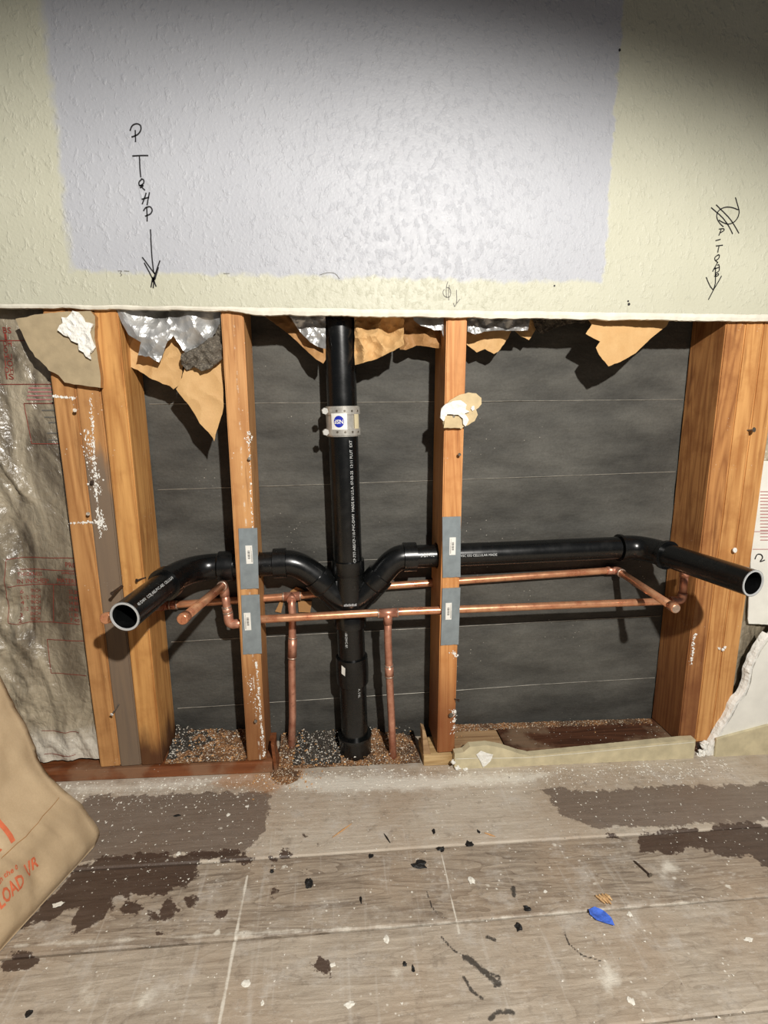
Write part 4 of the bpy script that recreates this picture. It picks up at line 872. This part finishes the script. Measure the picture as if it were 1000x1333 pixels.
be = Vector((0.92, YF, cu_front(0.92))); cpart('elbow', tube([be-Vector((0.012, 0, 0))]+bez(be, be+Vector((0.014, 0, 0)), be+Vector((0.016, 0, 0.004)), be+Vector((0.016, 0, 0.018)), 8), RCF, 16), 'copper_dull', cb)
cpart('riser_pipe', tube([be+Vector((0.016, 0, 0.014)), be+Vector((0.015, 0, 0.062))], RC, 16), 'copper_dull', cb); cpart('end_cap', prof(be+Vector((0.015, 0, 0.054)), be+Vector((0.015, 0, 0.068)), [(0, RC), (0, RCF), (0.8, RCF), (1, RCF-.003)], 16), 'copper_dull', cb)

# ================================================================== NAIL PLATES
def nail_plate(xl, xr, z0, z1, stx, stz, label, flip=1):
    o3 = ((xl[0]+xr[0])/2, -0.001, z0); p = empty('nail_plate', o3, label, 'nail plate', 'steel nail plates over the pipe holes')
    def pt(u, s): return (xl[0]+(xl[1]-xl[0])*s+u*((xr[0]-xl[0])+((xr[1]-xr[0])-(xl[1]-xl[0]))*s), z0+(z1-z0)*s)
    Q = [pt(0, 0), pt(.18, 0), pt(.24, .022), pt(.32, 0), pt(.66, 0), pt(.74, .022), pt(.80, 0), pt(1, 0), pt(1, 1), pt(.80, 1), pt(.74, .978), pt(.66, 1), pt(.32, 1), pt(.24, .978), pt(.18, 1), pt(0, 1)]
    slab('plate', None, -0.0022, -0.0006, 'galv', p, plane=Q)
    lw, lh = 0.0125, 0.036; cx, cz = pt(stx, stz)
    lab = slab('barcode_label', None, -0.0027, -0.0021, 'sticker', p, plane=[(cx-lw/2, cz-lh/2), (cx+lw/2, cz-lh/2), (cx+lw/2, cz+lh/2), (cx-lw/2, cz+lh/2)]); lab['label'] = 'white barcode label'
    V, F = [], []; x = cx-flip*lw*0.05
    for i in range(9):
        z = cz-0.008+i*0.0019; t = (0.0011, 0.0006, 0.0008)[i % 3]; V, F = join((V, F), box(x-0.0022, x+0.0022, -0.0030, -0.0026, z, z+t))
    mesh('barcode', V, F, 'ink', lab)
    V, F = [], []
    for i in range(3): V, F = join((V, F), box(cx+flip*lw*(0.28+0.06*i), cx+flip*lw*(0.28+0.06*i)+0.0003, -0.0029, -0.0026, cz-lh*0.42, cz+lh*(0.42-0.2*i)))
    mesh('small_print', V, F, 'pencil', lab)
    for u, s in ((.24, 0.012), (.74, 0.012), (.24, 0.988), (.74, 0.988)):
        x, z = pt(u, s); mesh('prong', *box(x-0.0016, x+0.0016, -0.0014, 0.006, z-0.0016, z+0.0016), 'galv', p)
def PX(px, py): q = at(px, py, -0.002); return q[0], q[2]
nail_plate((PX(313.5, 767)[0], PX(310.5, 688)[0]), (PX(337, 767)[0], PX(335, 688)[0]), PX(312, 767)[1], PX(312, 688)[1], .53, .57, 'upper grey nail plate on the dusty stud left of the stack')
nail_plate((PX(316.5, 852)[0], PX(314, 775)[0]), (PX(341, 852)[0], PX(338, 775)[0]), PX(316, 852)[1], PX(316, 775)[1], .30, .56, 'lower grey nail plate on the dusty stud left of the stack', -1)
nail_plate((PX(576.5, 752)[0], PX(576, 673)[0]), (PX(599.5, 752)[0], PX(600, 673)[0]), PX(577, 752)[1], PX(577, 673)[1], .55, .52, 'upper grey nail plate on the orange stud right of the stack', -1)
nail_plate((PX(574, 840)[0], PX(576, 766)[0]), (PX(597, 840)[0], PX(599.5, 766)[0]), PX(577, 840)[1], PX(577, 766)[1], .38, .60, 'lower grey nail plate on the orange stud right of the stack')

# ================================================================== DRYWALL SCRAPS
sc = empty('drywall_scrap', tuple(at(80, 500, -0.006)), 'torn tan drywall scrap with white plaster gouge nailed over the left studs', 'drywall')
slab('paper_face', [(20, 415), (50, 409), (76, 406), (118, 405), (124, 412), (123, 440), (127, 462), (131, 490), (131, 505), (118, 503), (96, 500), (84, 498), (76, 488), (64, 482), (57, 474), (46, 464), (36, 450), (28, 432)], -0.013, -0.001, 'tan', sc, jag=0.0014, mats=['tan', 'kraft_dark'])
sheet('plaster_gouge', [(76, 430), (79, 424), (83, 421), (81, 413), (88, 414), (96, 405), (103, 407), (109, 414), (112, 420), (122, 422), (118, 433), (120, 440), (125, 452), (118, 460), (119, 468), (113, 464), (110, 459), (104, 456), (103, 448), (94, 444), (91, 438), (84, 437)], -0.0155, 'plaster', sc, amp=0.0022, freq=70, step=0.003, thick=0.003, jag=0.0015)['label'] = 'white broken plaster'
c = at(98, 425, -0.0185); mesh('nail_head', *tube([c, c+np.array([0, .003, 0])], 0.0035, 12), 'nail', sc)
s2 = empty('drywall_scrap', tuple(at(600, 558, -0.004)), 'round tan paper scrap with white plaster on the orange stud', 'drywall')
slab('paper_face', [(578, 530), (586, 521), (598, 514), (610, 511), (620, 512), (627, 518), (627, 526), (623, 531), (620, 533), (622, 540), (618, 548), (610, 553), (603, 556), (601, 558), (578, 558), (576, 545)], -0.006, -0.001, 'tan2', s2, jag=0.0012)
sheet('plaster_gouge', [(574, 532), (580, 526), (590, 522), (600, 521), (607, 527), (606, 533), (611, 536), (605, 538), (610, 547), (606, 555), (603, 552), (602, 545), (596, 540), (582, 539), (579, 545), (577, 549), (573, 544)], -0.0085, 'plaster', s2, amp=0.0016, freq=70, step=0.0028, thick=0.0025, jag=0.0012)
slab('paper_flap', [(579, 541), (598, 542), (602, 550), (600, 557), (578, 557)], -0.0105, -0.0095, 'tan2', s2, jag=0.0008)
sheet('plaster_bit', [(614, 529), (617, 528), (618, 533), (615, 535), (613, 532)], -0.0075, 'plaster', s2, amp=0.0006, freq=120, step=0.0025, thick=0.0015)
c = at(591, 542, -0.011); mesh('nail_head', *tube([c, c+np.array([0, .002, 0])], 0.0026, 12), 'nail', s2)

# ================================================================== NAILS
def nail(px, py, out, mat, label, Y=0.0, tilt=(0.2, -1, -0.15), r=0.0014, hr=0.0032, headmat=None):
    b = P_(px, py, Y); d = Vector(tilt).normalized(); e = empty('nail', tuple(b), label, 'nail', 'nails left in the studs')
    mesh('shank', *tube([b-d*0.006, b+d*out], r, 8), mat, e); mesh('head', *tube([b+d*out, b+d*(out+0.0016)], hr, 12), headmat or mat, e)
nail(97, 535, 0.012, 'nail', 'bent nail at the top of the seam between the two left studs', tilt=(0.5, -1, 0.1))
nail(121, 626, 0.008, 'rust', 'dark nail in the white dust of the weathered stud')
nail(115, 669, 0.010, 'nail', 'nail on the left stud edge above the white dust line', tilt=(0.4, -1, 0.2))
nail(155, 917, 0.022, 'nail', 'white-tipped nail low on the weathered stud', tilt=(-0.35, -1, -0.45), headmat='plaster')
nail(158, 764, 0.035, 'rust', 'long dark pin sticking out of the weathered stud by the pipe mouth', r=0.0028, hr=0.0034, tilt=(-0.08, -1, 0))
nail(186, 753, 0.012, 'rust', 'small black nail on the golden stud above the left pipe', tilt=(-0.7, -1, 0))
nail(325, 597, 0.006, 'nail', 'nail midway up the dusty stud above its plates', tilt=(0.1, -1, 0.1))
nail(332, 937, 0.010, 'nail', 'nail near the foot of the dusty stud', tilt=(0.3, -1, 0.3))
nail(595, 593, 0.008, 'nail', 'nail on the orange stud below the round scrap', tilt=(0.35, -1, 0.3))
nail(592, 910, 0.010, 'rust', 'rusty nail on the right edge of the orange stud below its plates', tilt=(0.7, -1, 0.2))
nail(586, 929, 0.006, 'nail', 'lowest nail on the orange stud', tilt=(0.1, -1, 0.1), hr=0.005)
nail(973, 560, 0.012, 'nail', 'nail with torn wood around it on the middle right stud', tilt=(0.35, -1, 0.1), hr=0.005)
nail(953, 716, 0.006, 'nail', 'nail just above the right pipe stub', tilt=(0.2, -1, 0.2), headmat='plaster', hr=0.0055)
lumps('plaster_lump', [(937, 844), (941, 846), (944, 843)], -0.002, 'plaster', 0.0035, 'small plaster blob on the right studs below the pipe stub', 'plaster')
lumps('plaster_lump', [(904, 830), (903, 838), (902, 850), (906, 826)], -0.001, 'plaster', 0.0030, 'plaster smears on the right stud corner below the pipe shadow', 'plaster')

# ================================================================== PAPER BAG
def bag():
    b0 = onfloor(0, 1240); b1 = onfloor(126, 1100)
    e = empty('paper_bag', (float(b1[0])-0.16, float(b1[1])-0.20, fz(-0.4)), 'brown paper bag with orange lettering slumped at the left edge', 'bag')
    s = np.array([b1[0]-b0[0], b1[1]-b0[1], 0]); s = s/np.linalg.norm(s); nin = np.array([-s[1], s[0], 0])  # inwards (left)
    L, Dp = 0.46, 0.30; far = np.array([b1[0], b1[1], 0])
    prof_h = [(0.0, 0.0, 0.004), (0.02, -0.004, 0.0), (0.05, 0.000, 0.004), (0.085, 0.010, 0.012), (0.11, 0.016, 0.026), (0.135, 0.030, 0.034), (0.155, 0.052, 0.030), (0.175, 0.066, 0.026), (0.21, 0.078, 0.026), (0.26, 0.095, 0.028), (0.32, 0.112, 0.034), (0.40, 0.125, 0.044), (0.46, 0.13, 0.05)]
    hs = np.linspace(0, 0.46, 54); lean = np.interp(hs, [p[0] for p in prof_h], [p[1] for p in prof_h]); fin = np.interp(hs, [p[0] for p in prof_h], [p[2] for p in prof_h])
    V, F = [], []; nA, nB = 60, 30
    def front(h, t, k):   # t: 0 far corner .. 1 near corner along the printed side
        p = far-s*(t*(L-fin[k])+fin[k])+nin*lean[k]; bul = 0.012*math.sin(math.pi*min(1, h/0.40))*math.sin(math.pi*t)
        cr = 0.0050*ridged((t*7, h*9, 2.0))+0.0022*ridged((t*21, h*26, 5.0)); 
        q = p-nin*(bul+cr*min(1, h/0.03)); fold = 0.007*math.exp(-((t*L-0.105-(h-0.03)*0.25)/0.006)**2)*min(1, max(0, (h-0.02)/0.03))*(1 if h < 0.16 else max(0, 1-(h-0.16)/0.05)); q = q+nin*fold
        return np.array([q[0], q[1], 0])
    ring = 2*(nA+nB)
    for k, h in enumerate(hs):
        P = []
        for i in range(nA): P.append(front(h, i/nA, k))
        c0 = front(h, 1, k); c1 = c0+nin*(Dp-lean[k]*1.3); c3 = front(h, 0, k); c2 = c3+nin*(Dp-lean[k]*1.3)
        for i in range(nB): P.append(c0+(c1-c0)*i/nB)
        for i in range(nA): P.append(c1+(c2-c1)*i/nA)
        for i in range(nB):
            t = i/nB; gus = 0.03*math.sin(math.pi*t)*min(1, h/0.1); P.append(c2+(c3-c2)*t-s*gus)
        for p in P: V.append((p[0], p[1], fz(p[0])+0.002+h+0.002*noise.noise((p[0]*30, p[1]*30, h*20))*min(1, h/0.02)))
    for k in range(len(hs)-1):
        for i in range(ring): a = k*ring+i; b = k*ring+(i+1) % ring; F.append((a, b, b+ring, a+ring))
    F.append(tuple(range(ring)))
    o = mesh('bag_body', V, F, 'bag', e, smooth=True); solid(o, 0.0008)
    Va = np.array(V).reshape(len(hs), ring, 3)
    def onface(u, h):   # u metres from the far corner along the printed side
        k = min(len(hs)-2, max(0, int(h/0.46*53))); kf = h/0.46*53-k
        def smp(kk):
            t = min(0.999, max(0.0, (u-fin[kk])/(L-fin[kk])))*nA; i = int(t); fr = t-i; return Va[kk, i]*(1-fr)+Va[kk, min(i+1, nA-1)]*fr
        return smp(k)*(1-kf)+smp(k+1)*kf-nin*0.0018
    def lettering(s_, size, u0, h0, name, wmul=1.0):
        v, f = text2d(s_, size, bold=0.025); mesh(name, [onface(u0-a*wmul, h0+b) for a, b in v], f, 'orange', e)
    return lettering, onface, e
lettering, onface, bag_e = bag()
lettering('LOAD  UR', 0.027, 0.180, 0.066, 'bag_lettering', 0.56)
lettering('with the o', 0.012, 0.178, 0.093, 'bag_lettering', 0.75)
for k_ in range(5):   # big lettering lost in the creases: only slanted stroke fragments show
    u0 = 0.205-k_*0.018; v, f = ribbon([onface(u0-0.004*math.sin(k_*2.1)*q, 0.126+0.034*q) for q in (0, 0.25, 0.5, 0.75, 1)], 0.0065, (0.9, -0.3, 0.2)); mesh('lettering_fragment', v, f, 'orange', bag_e)
v, f = ribbon([onface(u, h) for u, h in [(0.20-0.012*i, 0.118+0.0004*i) for i in range(14)]], 0.0012, (1, -0.3, 0.2)); mesh('glue_seam', v, f, 'kraft_dark', bag_e)

# ================================================================== DEBRIS
def chips(name, n, fn, size, mat, label, flat=0.45, seed=0, parent=None):
    r = np.random.default_rng(seed); V = np.zeros((n*4, 3)); F = []
    T = np.array([[1, 0, -0.4], [-0.5, 0.87, -0.4], [-0.5, -0.87, -0.4], [0, 0, 0.9]])
    for i in range(n):
        p, sc_ = fn(r); s = size*(0.30+1.3*r.random()**4)*sc_; a = r.random()*6.28; M2 = np.array([[math.cos(a), -math.sin(a), 0], [math.sin(a), math.cos(a), 0], [0, 0, 1]])
        q = (T*np.array([1, 0.35+0.65*r.random(), flat]))@M2.T*s; V[i*4:i*4+4] = q+np.array(p)+np.array([0, 0, s*flat*0.4]); b = i*4
        F += [(b, b+2, b+1), (b, b+1, b+3), (b+1, b+2, b+3), (b+2, b, b+3)]
    o = mesh(name, V, F, mat, parent); o['kind'] = 'stuff'
    if label: o['label'] = label; o['category'] = 'debris'
    return o
def mound(name, x0, x1, y0, y1, zf, hf, mat, label, step=0.0035, seed=0):
    xs = np.arange(x0, x1+1e-6, step); ys = np.arange(y0, y1+1e-6, step); V = []
    for y in ys:
        for x in xs: V.append((x, y, zf(x)+hf((x-x0)/(x1-x0), (y-y0)/(y1-y0))*(0.75+0.5*noise.noise((x*60, y*60, seed)))+0.0016*noise.noise((x*300, y*300, seed))))
    n = len(xs); F = [(j*n+i, j*n+i+1, (j+1)*n+i+1, (j+1)*n+i) for j in range(len(ys)-1) for i in range(n-1)]
    o = mesh(name, V, F, mat, base=(x0, y0, zf(x0))); V0 = np.array(V)-np.array([x0, y0, zf(x0)])
    o.data.vertices.foreach_set('co', V0.ravel()); return tagit(o, label, 'debris', kind='stuff')
ptop = lambda x: fz(x)+0.0255
mound('dirt_pile', -0.168, -0.075, 0.012, 0.097, ptop, lambda u, v: (0.006+0.020*v)*(1.15-0.5*u), 'dirt', 'dark speckled debris beside the golden stud foot in the narrow left bay', seed=9)
mound('sawdust_pile', -0.168, -0.006, 0.0, 0.096, ptop, lambda u, v: 0.004+0.016*v, 'sawdust', 'sawdust and shavings heaped on the plate in the narrow left bay', seed=1)
mound('sawdust_pile', 0.057, 0.364, 0.004, 0.098, fz, lambda u, v: 0.003+0.026*v*(0.6+0.4*math.cos(u*9)), 'sawdust', 'sawdust and dirt around the foot of the stack', seed=2)
mound('dirt_pile', 0.085, 0.19, 0.010, 0.098, fz, lambda u, v: 0.006+0.030*min(1, v*1.4)*min(1, 6*u*(1-u)), 'dirt', 'black speckled dirt left of the foot of the stack', seed=3)
mound('sawdust_pile', 0.03, 0.12, -0.055, 0.0, fz, lambda u, v: 0.017*v*math.sin(math.pi*u)**1.5-0.005, 'sawdust', 'orange sawdust spill on the floor in front of the dusty stud', seed=4)
mound('sawdust_pile', 0.445, 0.95, 0.075, 0.098, ptop, lambda u, v: 0.006*v*(1-0.6*u), 'sawdust', 'line of sawdust along the back of the right sole plates', seed=5)
def near_wall(r):
    x = -0.40+r.random()*1.45; y = -0.008-abs(r.normal())*0.035; return (x, y-(0.02 if x > 0.43 else 0), fz(x)+0.0003), 1
chips('plaster_dust', 2600, near_wall, 0.0022, 'chipw', 'white plaster dust scattered along the foot of the wall', seed=3)
def anyfl(r):
    x = -0.35+r.random()*1.45; y = -0.03-r.random()*0.5; return (x, y, fz(x)+0.0008), 1
chips('plaster_specks', 900, anyfl, 0.0016, 'chipw', 'tiny white plaster specks over the floorboards', seed=4, flat=0.3)
def dampfl(r):
    x = -0.25+r.random()*0.36 if r.random() < 0.6 else 0.6+r.random()*0.5; y = -0.06-r.random()*0.2; return (x, y, fz(x)+0.0008), 1
chips('plaster_specks', 700, dampfl, 0.0018, 'chipw', 'white plaster specks on the dark damp patches', seed=5, flat=0.3)
def sawc(r):
    k = r.random()
    if k < 0.30: x = -0.165+r.random()*0.155; y = r.random()*0.09; return (x, y, ptop(x)+0.004+0.016*y/0.096), 1
    if k < 0.75: x = 0.06+r.random()*0.30; y = r.random()*0.095; return (x, y, fz(x)+0.004+0.026*y/0.095), 1
    if k < 0.9: x = 0.01+r.random()*0.14; y = -0.005-abs(r.normal())*0.03; return (x, y, fz(x)+0.001), 0.8
    x = 0.45+r.random()*0.5; y = 0.095-abs(r.normal())*0.02; return (x, y, ptop(x)+0.001), 0.8
chips('wood_shavings', 900, sawc, 0.0030, 'chipo', 'loose wood shavings in the wall bays and by the stud feet', seed=6)
def whitec(r):
    k = r.random()
    if k < 0.45: x = -0.165+r.random()*0.155; y = r.random()*0.09; return (x, y, ptop(x)+0.006+0.016*y/0.096), 1
    if k < 0.8: x = 0.07+r.random()*0.28; y = r.random()*0.09; return (x, y, fz(x)+0.010+0.026*y/0.095), 1
    x = 0.45+r.random()*0.5; y = 0.01+r.random()*0.085; return (x, y, ptop(x)+0.001), 0.7
chips('plaster_specks', 520, whitec, 0.0022, 'chipw', 'white plaster crumbs lying in the wall bays', seed=7)

def crumb(px, py, wpx, hpx, mat, name, label, cat, group=None, seed=0, flat=0.35, rot=0):
    c = onfloor(px, py); s = 1/850; bm = bmesh.new(); bmesh.ops.create_icosphere(bm, subdivisions=2, radius=1); V = []
    for v in bm.verts:
        q = v.co.copy(); k = 0.8+0.7*noise.noise((q.x*1.9+seed, q.y*1.9, q.z*1.2+seed))+0.35*noise.noise((q.x*5+seed, q.y*5, 3)); x = q.x*wpx*s/2*k; y = q.y*hpx*s/2*1.25*k
        V.append((c[0]+x*math.cos(rot)-y*math.sin(rot), c[1]+x*math.sin(rot)+y*math.cos(rot), fz(c[0])+max(0, (q.z+0.35))*min(wpx, hpx)*s*flat*k+0.0004))
    bm.verts.index_update(); F = [tuple(w.index for w in f.verts) for f in bm.faces]; bm.free()
    o = mesh(name, V, F, mat, base=(float(c[0]), float(c[1]), fz(c[0]))); return tagit(o, label, cat, group)
BLACK = [(547, 1126, 27, 13, 'largest black tar crumb, left of centre on the second board'), (574, 1106, 15, 10, 'black tar crumb at the first seam above the short white scratch'), (611, 1099, 13, 10, 'square black crumb right of the short white scratch'), (565, 1083, 6, 9, 'small black crumb on the pale board nearest the wall'),
 (686, 1183, 11, 7, 'black crumb just above the second seam in mid floor'), (675, 1207, 10, 10, 'jagged black crumb just below the second seam in mid floor'), (402, 1150, 12, 15, 'black crumb right of the long white scratch'), (483, 1115, 8, 7, 'tiny black crumb on the dark board right of the long white scratch'),
 (527, 1256, 6, 6, 'tiny black crumb left of the tar smear'), (37, 1321, 8, 7, 'black crumb in the bottom left corner of the floor'), (231, 1062, 11, 5, 'dark sliver crumb on the left damp patch'), (470, 1172, 4, 11, 'narrow black crumb standing along the boards in mid floor'), (538, 1262, 5, 8, 'tiny curled black crumb beside the tar smear'), (623, 1083, 6, 7, 'small black crumb near the brown wood sliver'), (354, 1135, 6, 6, 'black dot crumb beside the long white scratch top')]
for i, (x, y, w_, h_, lab) in enumerate(BLACK): crumb(x, y, w_, h_, 'tar', 'tar_crumb', lab, 'crumb', 'black crumbs on the floorboards', seed=i*3.1, flat=0.2)
PALE = [(297, 1061, 8, 7, 'round white crumb on the left damp patch'), (76, 1178, 16, 8, 'long white crumb beside the paper bag'), (232, 1112, 7, 6, 'white crumb on the seam of the left wet patch'), (322, 1050, 6, 5, 'small white crumb at the right side of the left damp patch'), (614, 1147, 10, 10, 'round white paint crumb right of the short white scratch'), (433, 1257, 8, 5, 'white crumb on the third board beside the brown stain'),
 (710, 1161, 6, 4, 'small white crumb on the dark grained board'), (503, 1223, 8, 9, 'white crumb just below the second seam'), (820, 1191, 8, 6, 'white crumb right of the blue plastic scrap'), (342, 1306, 5, 5, 'small white crumb near the bottom of the long white scratch'), (455, 1308, 11, 7, 'white flake at the bottom of the floor in the middle'), (821, 1303, 8, 8, 'white crumb below the white smear at bottom right'), (975, 1224, 14, 5, 'white flake at the right edge of the third board'), (320, 1281, 11, 8, 'white flake right of the long white scratch')]
for i, (x, y, w_, h_, lab) in enumerate(PALE): crumb(x, y, w_, h_, 'chipw', 'plaster_crumb', lab, 'crumb', 'white crumbs on the floorboards', seed=i*2.3+50, flat=0.14)
# blue plastic scrap
def floor_sheet(name, pxs, mat, label, cat, lift=0.002, amp=0.002):
    P2 = [tuple(onfloor(*p)[:2]) for p in pxs]; pts, F = poly_fill(P2, 0.003); V = [(x, y, fz(x)+lift+amp*abs(ridged((x*60, y*60, 2)))) for x, y in pts]; c = np.mean(V, axis=0)
    o = mesh(name, V, F, mat, base=(c[0], c[1], fz(c[0]))); solid(o, 0.0006); return tagit(o, label, cat)
floor_sheet('plastic_scrap', [(766, 1186), (774, 1183), (786, 1188), (796, 1198), (800, 1208), (790, 1205), (776, 1200), (768, 1193)], 'bluefilm', 'small torn blue plastic scrap on the floorboards', 'scrap')
def splinters():
    e = empty('wood_splinter', tuple(onfloor(786, 1172)), 'pale split wood splinter next to the blue plastic scrap', 'splinter')
    for a, b in (((776, 1166), (788, 1176)), ((780, 1165), (792, 1176)), ((784, 1164), (796, 1177)), ((788, 1164), (797, 1172))):
        A = Vector(tuple(onfloor(*a, 0.003))); B = Vector(tuple(onfloor(*b, 0.003))); mesh('sliver', *tube([A, A.lerp(B, .5)+Vector((0, 0, .001)), B], [0.0016, 0.0024, 0.0010], 6), 'splinter', e)
splinters()
def floor_nail():
    a = Vector(tuple(onfloor(825, 1120, 0.003))); b = Vector(tuple(onfloor(846, 1139, 0.003))); e = empty('nail', tuple(onfloor(836, 1130)), 'dark loose nail lying on the floorboards at the right', 'nail')
    mesh('shank', *tube([a, a.lerp(b, 0.12), b], [0.0003, 0.0016, 0.0016], 8), 'rust', e); d = (b-a).normalized(); mesh('head', *tube([b, b+d*0.0018], 0.0042, 12), 'nail', e)
floor_nail()
for px, lab in (((433, 1090, 458, 1072), 'thin orange wood sliver on the white dusty floor'), ((631, 1084, 645, 1089), 'short brown wood sliver near the first floor seam')):
    A = Vector(tuple(onfloor(px[0], px[1], .002))); B = Vector(tuple(onfloor(px[2], px[3], .002))); o = mesh('wood_sliver', *tube([A, A.lerp(B, .5), B], [0.0006, 0.0015, 0.0005], 6), 'chipo', base=tuple(A)); tagit(o, lab, 'sliver')
A = [Vector(tuple(onfloor(x, y, 0.0015))) for x, y in ((500, 1085), (508, 1097))]; tagit(mesh('bark_sliver', *tube([A[0], A[0].lerp(A[1], .5), A[1]], [0.0005, 0.0016, 0.0006], 6), 'tar', base=tuple(A[0])), 'thin dark sliver at the white dusty seam', 'sliver')

# plaster dust streaks clinging to the stud faces
def streak(parent, pts, n, spread, size, seed):
    r = np.random.default_rng(seed); P = smoothpts([at(x, y, -0.0004) for x, y in pts], 6) if len(pts) > 2 else list(np.linspace(at(*pts[0], -0.0004), at(*pts[1], -0.0004), 12)); V, F = [], []
    for i in range(n):
        k = r.random()*(len(P)-1); a = int(k); p = P[a]+(P[min(a+1, len(P)-1)]-P[a])*(k-a); p = p+np.array([r.normal()*spread, 0, r.normal()*spread]); q = size*(0.4+1.4*r.random()**3); m = len(V); w = r.random()*6.28
        for j in range(5):
            t = w+j*1.2566; rr = q*(0.5+0.7*r.random()); V.append((p[0]+rr*math.cos(t), -0.0003, p[2]+rr*1.5*math.sin(t)))
        V.append((p[0], -0.0003-q*0.35, p[2])); F += [(m+j, m+(j+1) % 5, m+5) for j in range(5)]
    o = mesh('plaster_streak', V, F, 'plaster', parent); o['kind'] = 'stuff'
streak(sB, [(117, 518), (121, 560), (123, 600), (126, 650), (131, 700)], 260, 0.0012, 0.0012, 1)
streak(sB, [(114, 560), (116, 590), (124, 620), (126, 640)], 160, 0.005, 0.0013, 2)
streak(sA, [(70, 516), (98, 518)], 70, 0.0008, 0.0012, 3); streak(sA, [(90, 681), (118, 680)], 70, 0.0008, 0.0012, 4)
streak(sB, [(120, 681), (133, 679)], 40, 0.001, 0.0012, 5); streak(sB, [(130, 668), (135, 690)], 90, 0.004, 0.0013, 6)
streak(sD, [(324, 562), (326, 620), (329, 686)], 120, 0.0010, 0.0010, 7); streak(sD, [(333, 858), (337, 900), (341, 950), (344, 985)], 240, 0.0012, 0.0013, 8); streak(sD, [(322, 880), (330, 905), (333, 925)], 60, 0.005, 0.0011, 9)
streak(sD, [(320, 575), (323, 562), (328, 568), (324, 577), (318, 570)], 60, 0.0006, 0.0009, 10)
streak(sO, [(590, 925), (592, 935), (590, 955)], 60, 0.003, 0.0016, 11); streak(sO, [(588, 848), (596, 856)], 25, 0.003, 0.0014, 12)
streak(sE, [(904, 826), (902, 845), (900, 866)], 60, 0.002, 0.0015, 13)
